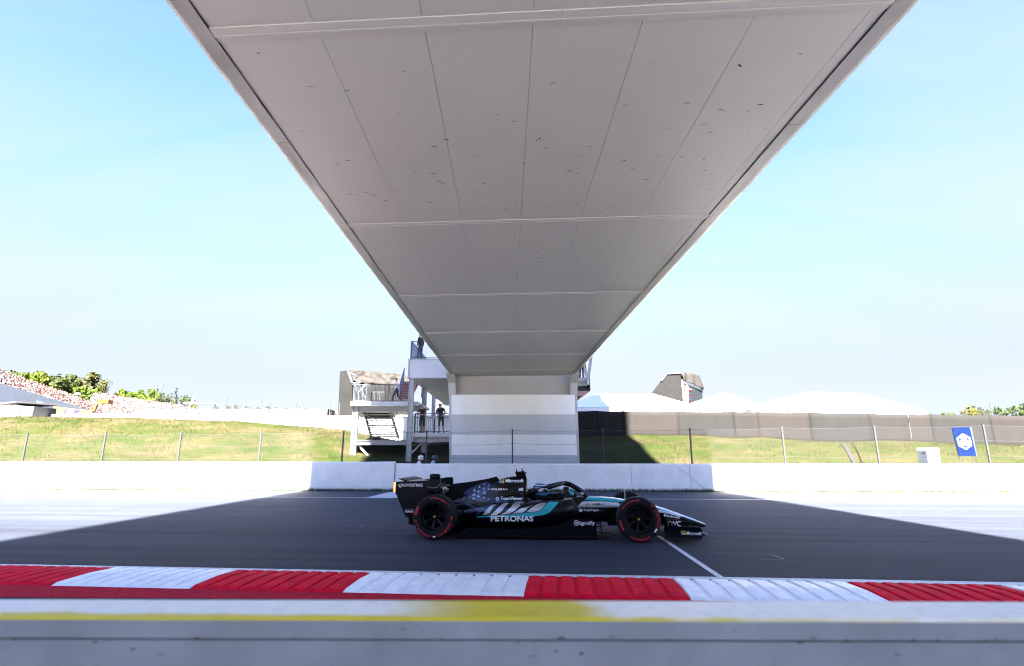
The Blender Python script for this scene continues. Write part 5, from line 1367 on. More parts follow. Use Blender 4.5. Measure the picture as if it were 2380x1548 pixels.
flat('basket', [(1345, 545), (1395, 535), (1400, 548), (1440, 545), (1500, 550), (1495, 605), (1440, 600), (1390, 610), (1350, 595)], 'orange_paint', None, 0, 1.0)
mb = MB(); mb.bar(g(1345, 605), g(1305, 700), .3, .3).bar(g(1305, 700), g(1240, 735), .3, .3); kit.part('boom', mb, 'orange_paint')
mb = MB(); a, b = g(1185, 740), g(1275, 800); mb.box(a.x, b.x, 79.5, 81.5, 2.8, a.z); kit.part('chassis', mb, 'orange_paint')
for x in (1200, 1262):
    c = g(x, 800); mb = MB(); mb.lathe([(0, -.15), (.35, -.15), (.4, 0), (.35, .15), (0, .15)], 14, c=(c.x, 79.4, 3.0)); kit.part('wheel', mb, 'tyre')
# post-and-rail guard fence below the stand
kit = Kit('debris_fence', 'short fence with cranked post tops at the foot of the grandstand', 'fence', (at(150, 965, 66).x, 66, 2.6)); Yn = 66
for x in (360, 400, 440, 485, 525, 570, 610, 650, 700, 760, 820, 870, 920, 970):
    y = 690 + (x - 360) * .12; mb = MB(); c = g(x, y); f_ = g(x + 6, 800); mb.tube([Vector((f_.x, 66, 2.3)), Vector((c.x + .15, 66, c.z - .35)), Vector((c.x - .2, 65.8, c.z))], .05, 5); kit.part('post', mb, 'stand_concrete')
mb = MB(); mb.tube([g(x, 715 + (x - 360) * .12) for x in range(350, 1000, 50)], .04, 4); kit.part('rail', mb, 'galvanised')

# ================================================================== GRASS
def blades(name, label, pts, hmin, hmax, wd, tints, seed):
    rnd = random.Random(seed); gb = MB(); gb.c = []
    for p in pts:
        a = rnd.random() * 6.28; h = rnd.uniform(hmin, hmax); d = Vector((math.cos(a), math.sin(a), 0)) * wd * rnd.uniform(.6, 1.4); ln = Vector((rnd.gauss(0, .35), rnd.gauss(0, .35), 1)) * h
        P = Vector(p); gb.add([P - d, P + d, P + ln], [(0, 1, 2)]); c = rnd.choice(tints); k = rnd.uniform(.75, 1.2); gb.c += [(c[0] * k, c[1] * k, c[2] * k)] * 3
    return tag(gb.build(name, 'blade', fix=False), label, 'grass', kind='stuff')
rnd = random.Random(11)
pts = []
for i in range(26000):
    x = rnd.uniform(-45, 42); dns = noise.noise(Vector((x * .6, 0, 0)))
    y = wall_y(x) + (-.10 if x < xl else 0) - rnd.random() ** 1.6 * (.16 + .14 * max(0, dns) + (.10 if x > 2 else 0)); pts.append((x, y - .005, -.01))
blades('verge_grass', 'thin strip of green grass along the foot of the white trackside wall', pts, .03, .17, .010, [(.036, .068, .011), (.045, .075, .014), (.07, .075, .025), (.028, .055, .010)], 3)
pts = []
for i in range(60000):
    x = rnd.uniform(-46, 48); Y = 26.6 + 12.2 * rnd.random() ** .8
    if -8.6 < x < 4.2 and Y > 30: continue
    if noise.noise(Vector((x * .5, Y * .8, 5))) < -.12 and rnd.random() < .6: continue
    pts.append((x, Y, bank_z(x, Y) - .02))
blades('bank_grass', 'patchy green and straw-coloured grass on the banks behind the wall', pts, .05, .20, .016, [(0.0221, 0.0364, 0.0078), (0.0260, 0.0377, 0.0091), (0.0481, 0.0403, 0.0221), (0.0572, 0.0468, 0.0273), (0.0364, 0.0390, 0.0156)], 4)

# ================================================================== RACE CAR
HD = R(6.0); CAR = Vector((-1.224, 10.465, 0.006))
CM = Matrix.Translation(CAR) @ Matrix.Rotation(-HD, 4, 'Z'); CMI = CM.inverted()
car = thing('race_car', 'black open-wheel race car with teal and silver stripes crossing the start straight', 'race car', CAR, rotz=-HD)
EYE_L = CMI @ EYE
def carl(p, y):
    """point of the car's own frame on its vertical plane y, seen at picture point p -> (x, z)"""
    d = CMI.to_3x3() @ ray(p); t = (y - EYE_L.y) / d.y; v = EYE_L + d * t; return v.x, v.z
BODY = []
def cpart(name, mb, mats, parent=None, body=True, **k):
    o = mb.build(name, mats, parent or car, **k)
    if body: BODY.append((mb.v, mb.f))
    return o
def srect(x, w, zb, zt, nt=3.2, n=28, yc=0.0, nb=None):
    pts = []; zm, hz = (zb + zt) / 2, (zt - zb) / 2
    for j in range(n):
        a = 2 * math.pi * j / n; c, s = math.cos(a), math.sin(a); e = nt if s >= 0 else (nb or nt)
        pts.append((x, yc + w * math.copysign(abs(c) ** (2 / e), c), zm + hz * math.copysign(abs(s) ** (2 / e), s)))
    return pts
def interp(st, k=4):
    """smooth stations (Catmull-Rom) so lofts have no facets"""
    out = []; n = len(st)
    for i in range(n - 1):
        p0, p1, p2, p3 = st[max(i - 1, 0)], st[i], st[i + 1], st[min(i + 2, n - 1)]
        for j in range(k):
            t = j / k; out.append(tuple(.5 * (2 * b + (c - a) * t + (2 * a - 5 * b + 4 * c - d) * t * t + (-a + 3 * b - 3 * c + d) * t ** 3) for a, b, c, d in zip(p0, p1, p2, p3)))
    out.append(st[-1]); return out
# survival cell and nose
tub = interp([(0.95, .34, .09, .60), (1.3, .38, .08, .70), (1.52, .385, .08, .735), (1.62, .375, .08, .66), (1.75, .36, .08, .625), (1.95, .345, .09, .618), (2.2, .325, .12, .628), (2.57, .275, .20, .655), (3.0, .235, .225, .637), (3.3, .20, .24, .597), (3.79, .15, .255, .507), (4.12, .125, .225, .402), (4.41, .10, .17, .298), (4.56, .08, .145, .238), (4.635, .05, .15, .205), (4.65, .02, .165, .185)])
mb = MB(); mb.loft([srect(x, w, zb, zt, 3.6) for x, w, zb, zt in tub]); cpart('chassis_and_nose', mb, 'black_paint')
# engine cover and airbox
eng = interp([(-.30, .05, .28, .40), (-.1, .09, .22, .50), (.15, .13, .18, .585), (.4, .18, .15, .665), (.65, .215, .12, .765), (.85, .225, .11, .86), (1.0, .22, .10, .935), (1.15, .205, .10, .978), (1.3, .19, .10, .996), (1.42, .18, .10, .998), (1.50, .172, .10, .988)])
mb = MB(); mb.loft([srect(x, w, zb, zt, 2.3) for x, w, zb, zt in eng]); cpart('engine_cover', mb, 'black_paint')
mb = MB(); rg = [[(x, y * s, .885 + (z - .885) * s) for x, y, z in [(1.508 + (.0 if s > .85 else -.06), .12 * math.cos(2 * math.pi * j / 20), .885 + .085 * math.sin(2 * math.pi * j / 20)) for j in range(20)]] for s in (1, .86, .84)]; mb.loft(rg, 0, True); cpart('air_intake', mb, 'carbon', body=False)
# shark fin
fin = [(-.08, .40), (.035, .70), (.08, .85), (.424, .892), (.772, .949), (.94, .992), (1.0, .93), (.85, .80), (.6, .66), (.3, .5)]
mb = MB(); mb.plate(fin, lambda x, z: (x, -.006, z), lambda x, z: (x, .006, z)); cpart('shark_fin', mb, 'carbon')
# roll-hoop camera pod with two antennae
mb = MB(); mb.hexa([(1.32, -.05, .99), (1.50, -.05, .99), (1.50, .05, .99), (1.32, .05, .99)], [(1.295, -.055, 1.075), (1.46, -.055, 1.09), (1.46, .055, 1.09), (1.295, .055, 1.075)]); mb.tube([(1.315, 0, 1.07), (1.318, 0, 1.125)], [.014, .010], 6).tube([(1.43, 0, 1.08), (1.415, 0, 1.14)], [.014, .010], 6).box(1.30, 1.5, -.10, -.05, 1.045, 1.065).box(1.30, 1.5, .05, .10, 1.045, 1.065); cpart('camera_pod', mb, 'carbon', bevel=.006)
# sidepods
for sg in (-1, 1):
    st = interp([(.18, .27, .10, .40), (.45, .38, .10, .44), (.75, .53, .10, .505), (1.0, .64, .10, .562), (1.35, .725, .115, .585), (1.7, .765, .14, .602), (2.05, .765, .20, .618), (2.25, .745, .27, .622), (2.36, .71, .33, .612)])
    mb = MB(); rings = []
    for x, yo, zb, zt in st:
        c = yo * .5; rings.append([(X, sg * Y, Z) for X, Y, Z in srect(x, yo * .5, zb, zt, 3.4, 30, c, 2.4)])
    mb.loft(rings); cpart('sidepod', mb, 'black_paint')
    mb = MB(); mb.loft([[(2.365 + dx, sg * Y, Z) for X, Y, Z in srect(2.36, .20 * s, .43 + .0, .60 - .02, 3, 20, .50)] for dx, s in ((0, 1), (.004, .98))]); cpart('inlet', mb, 'seam_dark', body=False)
    # floor-edge fence, turning vane board, front floor foot
    fe = [(.30, .045), (.60, .178), (.95, .172), (1.25, .158), (1.7, .185), (2.12, .228), (2.12, .045)]
    mb = MB(); mb.plate(fe, lambda x, z: (x, sg * .775, z), lambda x, z: (x, sg * .763, z)); cpart('floor_fence', mb, 'black_paint')
    bb = [(2.08, .045), (2.73, .045), (2.725, .30), (2.70, .322), (2.34, .328), (2.22, .285), (2.08, .235)]
    mb = MB(); mb.plate(bb, lambda x, z: (x, sg * (.72 - .05 * (x - 2.1)), z), lambda x, z: (x, sg * (.708 - .05 * (x - 2.1)), z)); cpart('turning_vane', mb, 'black_paint')
    mb = MB(); mb.plate([(2.70, sg * .30), (2.93, sg * .60), (2.90, sg * .70), (2.72, sg * .73)], lambda x, y: (x, y, .075), lambda x, y: (x, y, .088)); mb.bar((2.74, sg * .69, .12), (2.86, sg * .69, .105), .012, .02); cpart('floor_foot', mb, 'carbon')
    mb = MB(); mb.tube([(2.82, sg * .55, .085), (2.80, sg * .50, .285)], .010, 6); cpart('floor_stay', mb, 'carbon')
mb = MB(); fp_ = [(-.45, -.28), (-.1, -.44), (.32, -.48), (.42, -.72), (.75, -.775), (2.1, -.775), (2.45, -.72), (2.74, -.70), (2.78, -.3)]
fp_ = fp_ + [(x, -y) for x, y in reversed(fp_)]; mb.plate(fp_, lambda x, y: (x, y, .035), lambda x, y: (x, y, .055)); cpart('floor', mb, 'carbon')
mb = MB(); mb.hexa([(-.60, -.36, .17), (-.60, .36, .17), (-.60, .36, .36), (-.60, -.36, .36)], [(.1, -.30, .05), (.1, .30, .05), (.1, .30, .16), (.1, -.30, .16)]); cpart('diffuser', mb, 'carbon')
# halo
mb = MB()
mb.tube(interp([(2.60, 0, .64), (2.50, 0, .735), (2.40, 0, .80), (2.28, 0, .858), (2.17, 0, .876)], 3), .030, 10, 0, 1.5)
for sg in (-1, 1):
    mb.tube(interp([(2.20, 0, .878), (2.15, sg * .11, .873), (2.03, sg * .215, .843), (1.88, sg * .275, .803), (1.70, sg * .31, .752), (1.50, sg * .32, .70)], 4), [.026 + .008 * (i / 20) for i in range(21)], 10, 0, 1.25)
halo = cpart('halo', mb, 'black_paint')
# cockpit surround and headrest, screen
mb = MB()
for sg in (-1, 1): mb.tube(interp([(1.50, sg * .25, .70), (1.7, sg * .27, .655), (1.95, sg * .27, .635), (2.2, sg * .21, .65), (2.38, 0, .668)], 3), .035, 8)
cpart('cockpit_surround', mb, 'carbon')
mb = MB(); mb.tube([(2.42, -.1, .67), (2.40, 0, .70), (2.42, .1, .67)], .012, 6); cpart('windscreen', mb, 'carbon', body=False)
# mirrors on stalks
for sg in (-1, 1):
    mb = MB(); mb.hexa([(2.18, sg * .42, .735), (2.28, sg * .42, .74), (2.28, sg * .42, .79), (2.18, sg * .42, .795)], [(2.18, sg * .60, .73), (2.27, sg * .60, .74), (2.27, sg * .60, .785), (2.18, sg * .60, .79)]); mr = cpart('mirror', mb, 'black_paint', bevel=.012)
    mb = MB(); mb.hexa([(2.172, sg * .43, .742), (2.179, sg * .43, .742), (2.179, sg * .43, .788), (2.172, sg * .43, .788)], [(2.172, sg * .59, .738), (2.179, sg * .59, .738), (2.179, sg * .59, .784), (2.172, sg * .59, .784)]); mb.build('mirror_glass', mat('mirror_glass', (.8, .82, .85), .03, metal=1.0), mr)
    mb = MB(); mb.hexa([(2.29, sg * .44, .70), (2.36, sg * .44, .69), (2.36, sg * .44, .74), (2.29, sg * .44, .76)], [(2.29, sg * .57, .70), (2.35, sg * .57, .70), (2.35, sg * .57, .735), (2.29, sg * .57, .755)]); mb.build('mirror_fairing', 'decal_teal', mr, bevel=.01)
    mb = MB(); mb.tube([(2.25, sg * .46, .74), (2.32, sg * .40, .66), (2.34, sg * .28, .60)], [.012, .014, .014], 6, 0, .5).tube([(2.24, sg * .55, .735), (2.10, sg * .60, .665), (2.02, sg * .62, .61)], [.010, .012, .014], 6, 0, .5); mb.build('mirror_stalk', 'carbon', mr)
    mb = MB(); mb.hexa([(2.18, sg * .40, .628), (2.34, sg * .40, .636), (2.34, sg * .40, .652), (2.20, sg * .40, .648)], [(2.18, sg * .60, .622), (2.32, sg * .58, .634), (2.32, sg * .58, .650), (2.20, sg * .60, .644)]); mb.build('vane', 'decal_silver', mr)
# rear wing
ep = [(-.813, .913), (-.819, .743), (-.773, .655), (-.638, .379), (-.598, .312), (-.28, .312), (-.22, .45), (-.235, .795), (-.19, .775), (-.12, .76), (-.055, .725), (-.005, .775), (.01, .86), (.0, .955), (-.12, .955), (-.27, .931)]
for sg in (-1, 1):
    mb = MB(); mb.plate(ep, lambda x, z: (x, sg * .545, z), lambda x, z: (x, sg * .530, z)); e = cpart('rear_wing_endplate', mb, 'black_paint')
    mb = MB(); mb.box(-.838, -.815, min(sg * .552, sg * .525), max(sg * .552, sg * .525), .735, .90); mb.build('rain_light', 'lamp_orange', e)
    c = [(-.235, .835), (-.19, .815), (-.12, .805), (-.06, .815), (-.02, .84), (.008, .875)]; mb = MB()
    mb.tube([(x, sg * .548, z) for x, z in c], .0035, 5); mb.build('edge_highlight', 'decal_silver', e)
    mb = MB(); mb.hexa([(-.58, sg * .50, .30), (-.30, sg * .50, .30), (-.30, sg * .50, .345), (-.58, sg * .50, .345)], [(-.58, sg * .30, .26), (-.30, sg * .30, .26), (-.30, sg * .30, .30), (-.58, sg * .30, .30)]); cpart('lower_winglet', mb, 'carbon')
def foil(x0, z0, chord, ang, th, y0, y1, name, m='carbon', parent=None):
    pr = [(0, 0), (.08, .5), (.3, .9), (.6, .75), (1, .08), (1, -.02), (.6, -.35), (.3, -.5), (.08, -.35)]
    ca, sa = math.cos(ang), math.sin(ang)
    ring = lambda y: [(x0 - (u * chord * ca - v * th * sa), y, z0 + u * chord * sa + v * th * ca) for u, v in pr]
    mb = MB(); mb.loft([ring(y0), ring(y1)], 0, True, True); return cpart(name, mb, m, parent)
foil(-.02, .80, .40, R(10), .035, -.53, .53, 'rear_main_plane')
foil(-.38, .865, .38, R(8), .028, -.53, .53, 'rear_flap', 'decal_silver')
foil(-.60, .915, .20, R(16), .02, -.53, .53, 'rear_flap', 'black_paint')
mb = MB(); mb.loft([srect(x, w, zb, zt, 3, 16) for x, w, zb, zt in ((-.32, .035, .945, 1.02), (-.30, .045, .93, 1.035), (-.16, .045, .93, 1.035), (-.13, .03, .94, 1.01))]); cpart('flap_actuator', mb, 'carbon')
for sg in (-1, 1):
    mb = MB(); mb.hexa([(-.20, sg * .07 - .008, .80), (-.10, sg * .07 - .008, .80), (-.10, sg * .07 + .008, .80), (-.20, sg * .07 + .008, .80)], [(-.12, sg * .05 - .008, .42), (-.02, sg * .05 - .008, .42), (-.02, sg * .05 + .008, .42), (-.12, sg * .05 + .008, .42)]); cpart('wing_pylon', mb, 'carbon')
mb = MB(); mb.loft([srect(x, w, zb, zt, 3, 14) for x, w, zb, zt in ((-.74, .04, .30, .40), (-.5, .07, .25, .40), (-.2, .09, .2, .48))]); cpart('crash_structure', mb, 'carbon')
# front wing
fw = [(3.80, .072), (3.80, .12), (3.825, .19), (3.87, .225), (3.98, .248), (4.10, .258), (4.25, .262), (4.34, .248), (4.39, .205), (4.402, .12), (4.385, .072)]
for sg in (-1, 1):
    mb = MB(); mb.plate(fw, lambda x, z: (x, sg * (.93 - .25 * max(0, x - 4.15) ** 1.3), z), lambda x, z: (x, sg * (.915 - .25 * max(0, x - 4.15) ** 1.3), z)); cpart('front_wing_endplate', mb, 'black_paint')
    mb = MB(); mb.plate([(3.79, sg * .86), (3.79, sg * .95), (4.1, sg * .95), (4.36, sg * .91), (4.38, sg * .84)], lambda x, y: (x, y, .058), lambda x, y: (x, y, .069)); cpart('foot_plate', mb, 'carbon')
    # upper flap tip carrying lettering
    ft = [(3.84, .12), (3.845, .235), (3.90, .333), (4.02, .335), (4.12, .318), (4.28, .29), (4.42, .235), (4.42, .14)]
    mb = MB(); mb.plate(ft, lambda x, z: (x, sg * .62, z), lambda x, z: (x, sg * .608, z)); cpart('flap_divider', mb, 'black_paint')
    for x0, z0, ch, an, y1 in ((4.44, .125, .26, 5, .915), (4.30, .15, .26, 18, .905), (4.12, .215, .22, 24, .86)):
        foil(x0, z0, ch, R(an), .022, sg * .10, sg * y1, 'front_wing_element', 'carbon')
    mb = MB(); mb.hexa([(4.40, sg * .93, .15), (4.475, sg * .92, .135), (4.475, sg * .92, .142), (4.40, sg * .93, .175)], [(4.40, sg * .80, .15), (4.46, sg * .80, .135), (4.46, sg * .80, .142), (4.40, sg * .80, .175)]); cpart('dive_plane', mb, 'decal_silver')
    mb = MB(); mb.hexa([(4.30, sg * .06, .20), (4.42, sg * .06, .17), (4.42, sg * .075, .17), (4.30, sg * .075, .20)], [(4.28, sg * .07, .30), (4.40, sg * .07, .28), (4.40, sg * .085, .28), (4.28, sg * .085, .30)]); cpart('nose_pylon', mb, 'black_paint')
# suspension
for sg in (-1, 1):
    for a, b in (((3.05, .22, .50), (3.36, .72, .46)), ((3.62, .17, .45), (3.40, .72, .46)), ((3.0, .23, .28), (3.36, .72, .20)), ((3.60, .16, .27), (3.42, .72, .20)), ((3.30, .20, .56), (3.38, .70, .24)), ((2.95, .22, .36), (3.24, .72, .30))):
        mb = MB(); mb.tube([(a[0], sg * a[1], a[2]), (b[0], sg * b[1], b[2])], .026, 8, 0, .35); cpart('suspension_arm', mb, 'carbon')
    for a, b in (((.42, .16, .46), (.05, .66, .48)), ((-.12, .10, .44), (-.02, .66, .48)), ((.40, .18, .20), (.05, .66, .22)), ((-.15, .12, .22), (-.03, .66, .22)), ((0, .1, .30), (0, .66, .35))):
        mb = MB(); mb.tube([(a[0], sg * a[1], a[2]), (b[0], sg * b[1], b[2])], .024, 8, 0, .4); cpart('suspension_arm', mb, 'carbon')
    for x, r_, y in ((0, .20, .60), (3.40, .20, .66)):
        mb = MB(); mb.lathe([(0, -.06), (r_, -.06), (r_ * 1.03, 0), (r_, .06), (0, .06)], 24, c=(x, sg * y, .35)); cpart('brake_drum', mb, 'carbon')
    mb = MB(); mb.hexa([(3.13, sg * .66, .10), (3.26, sg * .66, .10), (3.26, sg * .60, .10), (3.13, sg * .60, .10)], [(3.10, sg * .66, .42), (3.26, sg * .66, .46), (3.26, sg * .60, .46), (3.10, sg * .60, .42)]); cpart('brake_duct', mb, 'carbon')
    mb = MB(); mb.hexa([(2.95, sg * .22, .17), (3.30, sg * .20, .19), (3.30, sg * .10, .19), (2.95, sg * .10, .17)], [(2.92, sg * .22, .28), (3.30, sg * .20, .28), (3.30, sg * .10, .28), (2.92, sg * .10, .28)]); cpart('keel', mb, 'carbon')

# ---- lettering helpers
FONT = {}
def glyphs(txt, bold=0.0, shear=0.0, space=1.0):
    key = (txt, bold, shear, space)
    if key not in FONT:
        cu = bpy.data.curves.new('t', 'FONT'); cu.body = txt; cu.offset = bold; cu.shear = shear; cu.space_character = space; cu.resolution_u = 3
        o = bpy.data.objects.new('t', cu); me = bpy.data.meshes.new_from_object(o)
        bm = bmesh.new(); bm.from_mesh(me); bmesh.ops.triangulate(bm, faces=bm.faces)
        v = [(a.co.x, a.co.y) for a in bm.verts]; f = [[a.index for a in t.verts] for t in bm.faces]; bm.free()
        x0, x1 = min(a for a, b in v), max(a for a, b in v); y0, y1 = min(b for a, b in v), max(b for a, b in v)
        FONT[key] = ([((a - x0) / (x1 - x0), (b - y0) / (y1 - y0)) for a, b in v], f)
        bpy.data.objects.remove(o); bpy.data.curves.remove(cu); bpy.data.meshes.remove(me)
    return FONT[key]
def refine(vs, fs, mx):
    bm = bmesh.new(); bv = [bm.verts.new((a, b, 0)) for a, b in vs]
    for f in fs:
        try: bm.faces.new([bv[i] for i in f])
        except ValueError: pass
    for _ in range(6):
        ed = [e for e in bm.edges if e.calc_length() > mx]
        if not ed: break
        bmesh.ops.subdivide_edges(bm, edges=ed, cuts=1, use_grid_fill=False); bmesh.ops.triangulate(bm, faces=bm.faces)
    bm.verts.index_update(); r_ = ([(v.co.x, v.co.y) for v in bm.verts], [[v.index for v in f.verts] for f in bm.faces]); bm.free(); return r_
bv_, bf_ = [], []
for v, f in BODY:
    o = len(bv_); bv_ += v; bf_ += [[o + i for i in t] for t in f]
BVH = BVHTree.FromPolygons([Vector(v) for v in bv_], bf_)
ROT = CMI.to_3x3()
def decal(name, vs, fs, Z, m, mx=14, off=.004, parent=None, jump=.16):
    """print laid onto the bodywork: each 2-D point is carried onto the surface it lies on"""
    vs, fs = refine(vs, fs, mx); P = []
    for x, y in vs:
        d = (ROT @ ray(Z(x, y))).normalized(); h, nn, i, ds = BVH.ray_cast(EYE_L, d)
        P.append(None if h is None else h - d * off / max(.25, abs(d.dot(nn))) if False else (None if h is None else h - d * off))
    good = []
    for f in fs:
        q_ = [P[i] for i in f]
        if any(p is None for p in q_): continue
        ys = [p.y for p in q_]
        if max(ys) - min(ys) > jump: continue
        good.append(f)
    if not good: return None
    mb = MB(); mb.add([p if p is not None else Vector((0, 0, .3)) for p in P], good, 0, True)
    used = sorted({i for f in good for i in f}); mp = {j: i for i, j in enumerate(used)}
    mb.v = [mb.v[j] for j in used]; mb.f = [[mp[i] for i in f] for f in mb.f]
    return mb.build(name, m, parent or car, fix=False)
def dpoly(name, pts, Z, m, mx=14, off=.004, **k):
    tri = tessellate_polygon([[Vector((x, y, 0)) for x, y in pts]]); return decal(name, pts, [list(t) for t in tri], Z, m, mx, off, **k)
def dtext(txt, x0, y0, x1, y1, Z, m='decal_white', bold=.012, shear=0.0, slope=0.0, off=.006, mx=22, name='sponsor_lettering', **k):
    v, f = glyphs(txt, bold, shear); V = [(x0 + a * (x1 - x0), y1 + (y0 - y1) * b + slope * a) for a, b in v]
    return decal(name, V, f, Z, m, mx, off, **k)
def circ(cx, cy, r, n=22): return [(cx + r * math.cos(2 * math.pi * i / n), cy + r * math.sin(2 * math.pi * i / n)) for i in range(n)]
def dring(name, cx, cy, r0, r1, Z, m, off=.006, a0=0, a1=360):
    n = 28; v = []
    for i in range(n + 1):
        a = R(a0 + (a1 - a0) * i / n); v += [(cx + r0 * math.cos(a), cy + r0 * math.sin(a)), (cx + r1 * math.cos(a), cy + r1 * math.sin(a))]
    return decal(name, v, [[2 * i, 2 * i + 1, 2 * i + 3, 2 * i + 2] for i in range(n)], Z, m, 30, off)
# livery fields
dpoly('blue_field', [(-170, 470), (-60, 400), (0, 370), (90, 330), (200, 282), (290, 268), (375, 300), (360, 345), (320, 390), (310, 440), (250, 505), (190, 530), (190, 560), (250, 580), (360, 590), (470, 585), (700, 625), (690, 650), (480, 672), (290, 662), (100, 640), (-20, 590), (-60, 540), (-120, 520)], ZC, 'decal_blue', 16, .0035)
dpoly('blue_band', [(-130, 690), (-60, 690), (0, 715), (100, 770), (200, 775), (330, 790), (250, 830), (160, 850), (100, 920), (95, 880), (150, 835), (60, 800), (-40, 745), (-130, 720)], ZC, 'decal_blue', 16, .0035)
for pts in ([(200, 915), (265, 908), (330, 875), (380, 800), (420, 745), (480, 708), (405, 708), (340, 745), (290, 800), (245, 850)],
            [(365, 912), (480, 905), (560, 850), (640, 750), (720, 675), (630, 675), (560, 715), (490, 790), (430, 850)],
            [(560, 905), (720, 885), (800, 840), (920, 745), (940, 690), (1010, 675), (1005, 650), (860, 655), (800, 690), (740, 770), (650, 850)],
            [(780, 885), (980, 865), (1040, 820), (1090, 770), (1190, 715), (1080, 750), (950, 780), (860, 835)],
            [(1055, 855), (1220, 845), (1320, 820), (1380, 765), (1440, 668), (1330, 680), (1220, 720), (1150, 770)],
            [(1080, 670), (1160, 662), (1300, 645), (1375, 622), (1130, 640)]):
    dpoly('silver_stripe', pts, ZC, 'decal_silver', 14)
dpoly('teal_swoosh', [(70, 940), (300, 926), (700, 905), (1000, 872), (1230, 851), (1330, 828), (1400, 750), (1450, 680), (1500, 652), (1690, 652), (1600, 760), (1500, 860), (1400, 905), (1200, 938), (1000, 946), (400, 950), (120, 956)], ZC, 'decal_teal', 16)
for i, (x, y, r_) in enumerate(((240, 312, 26), (330, 335, 28), (145, 372, 36), (232, 395, 40), (45, 430, 40), (130, 450, 48), (240, 480, 46), (38, 515, 44), (125, 548, 40), (235, 572, 30), (320, 600, 22), (32, 592, 38), (95, 630, 26), (-63, 577, 38), (-153, 557, 36), (-180, 607, 24), (-48, 647, 22), (-260, 590, 20))):
    pts = []
    for k in range(3):
        a = R(-90 + 120 * k); b = R(-30 + 120 * k); pts += [(x + r_ * math.cos(a), y + r_ * math.sin(a)), (x + r_ * .2 * math.cos(b), y + r_ * .2 * math.sin(b))]
    dpoly('star_print', pts, ZC, 'star_silver' if x > -20 and i not in (12,) else 'star_dim', 40, .006)
# chassis stripes
dpoly('silver_panel', [(570, 618), (625, 560), (690, 490), (760, 479), (1100, 482), (1300, 492), (1510, 517), (1560, 560), (1510, 625)], ZD, 'decal_silver', 18)
dpoly('teal_stripe', [(725, 460), (810, 405), (1100, 400), (1400, 430), (1690, 470), (1640, 495), (1510, 498), (1200, 475), (900, 465)], ZD, 'decal_teal', 18)
dpoly('white_stripe', [(800, 400), (830, 380), (1000, 376), (1300, 393), (1700, 452), (1690, 468), (1400, 428), (1100, 398)], ZD, 'decal_white', 18)
dpoly('white_stripe', [(930, 428), (1300, 527), (1700, 657), (2000, 775), (2200, 878), (2212, 905), (1950, 802), (1600, 683), (1200, 545), (960, 468)], ZE, 'decal_white', 20)
dpoly('teal_stripe', [(970, 470), (1200, 547), (1600, 685), (1950, 804), (2120, 880), (1900, 800), (1650, 712), (1400, 612), (1100, 543), (1010, 515)], ZE, 'decal_teal', 20)
dpoly('silver_panel', [(1030, 540), (1100, 545), (1400, 615), (1640, 705), (1590, 712), (1300, 645), (1070, 605)], ZE, 'decal_silver', 20)
# lettering and marks
def squares(x0, y0, w, h, g, Z, sk=0):
    for i, c in enumerate(('logo_red', 'logo_green', 'logo_blue', 'logo_yellow')):
        a, b = x0 + (i % 2) * (w + g) + (i // 2) * sk, y0 + (i // 2) * (h + g); dpoly('logo_square', [(a, b), (a + w, b), (a + w, b + h), (a, b + h)], Z, c, 40, .006)
dtext('Microsoft', 650, 208, 1000, 278, ZC, bold=.02); squares(522, 203, 50, 43, 4, ZC, -2)
dtext('SOLERA', 370, 388, 640, 432, ZC, bold=.014)
for x in (330, 668): dpoly('lettering_mark', [(x - 24, 410), (x - 4, 392), (x + 2, 405), (x + 24, 408), (x + 4, 428), (x - 2, 415)], ZC, 'decal_white', 40, .006)
dtext('TeamViewer', 550, 556, 990, 618, ZC, bold=.022)
dring('logo_badge', 492, 596, 22, 36, ZC, 'decal_white'); dpoly('logo_badge', [(472, 590), (512, 590), (512, 601), (472, 601)], ZC, 'decal_white', 40, .006)
dtext('PETRONAS', 362, 925, 1190, 1035, ZC, bold=.035)
dtext('AMD', 1280, 402, 1400, 465, ZC, bold=.015, slope=-18, off=.008)
dpoly('lettering_mark', [(1410, 395), (1450, 390), (1450, 430), (1436, 430), (1436, 408), (1412, 410)], ZC, 'decal_white', 40, .008)
dtext('AMG', 905, 525, 1190, 572, ZD, 'decal_navy', .014)
for k in range(5): x = 755 + 27 * k; dpoly('lettering_mark', [(x, 572), (x + 42, 527), (x + 60 - k * 6, 527), (x + 18 - k * 4, 572)], ZD, 'decal_navy', 40, .006)
dtext('Snapdragon', 720, 655, 1065, 722, ZD, bold=.012)
dpoly('logo_badge', circ(655, 685, 42), ZD, 'star_silver', 40, .005); dring('logo_badge', 668, 672, 10, 24, ZD, 'decal_blue', .007, 120, 420)
dtext('ignify', 628, 935, 985, 1046, ZD, bold=.006); dring('logo_badge', 556, 980, 48, 60, ZD, 'decal_white'); dtext('s', 535, 955, 578, 1008, ZD, bold=.03)
dtext('nu', 590, 283, 715, 342, ZD, bold=.05, slope=-6, off=.006)
dtext('Einhell', 1190, 648, 1575, 705, ZE, 'star_silver', .03, slope=58)
dtext('I', 1292, 820, 1316, 950, ZE, bold=.02); dtext('WC', 1340, 820, 1610, 952, ZE, bold=.012)
for a, b in ((1266, 820), (1266, 940)): dpoly('lettering_serif', [(a, b), (a + 76, b), (a + 76, b + 11), (a, b + 11)], ZE, 'decal_white', 40, .006)
dtext('Microsoft', 1750, 1078, 2125, 1165, ZE, bold=.02, slope=8); squares(1605, 1060, 56, 48, 5, ZE, 6)
dtext('CROWDSTRIKE', 205, 320, 522, 360, Z1, bold=.012)
dpoly('lettering_mark', [(178, 322), (200, 345), (215, 350), (230, 378), (208, 362), (190, 345)], Z1, 'decal_white', 40, .006)
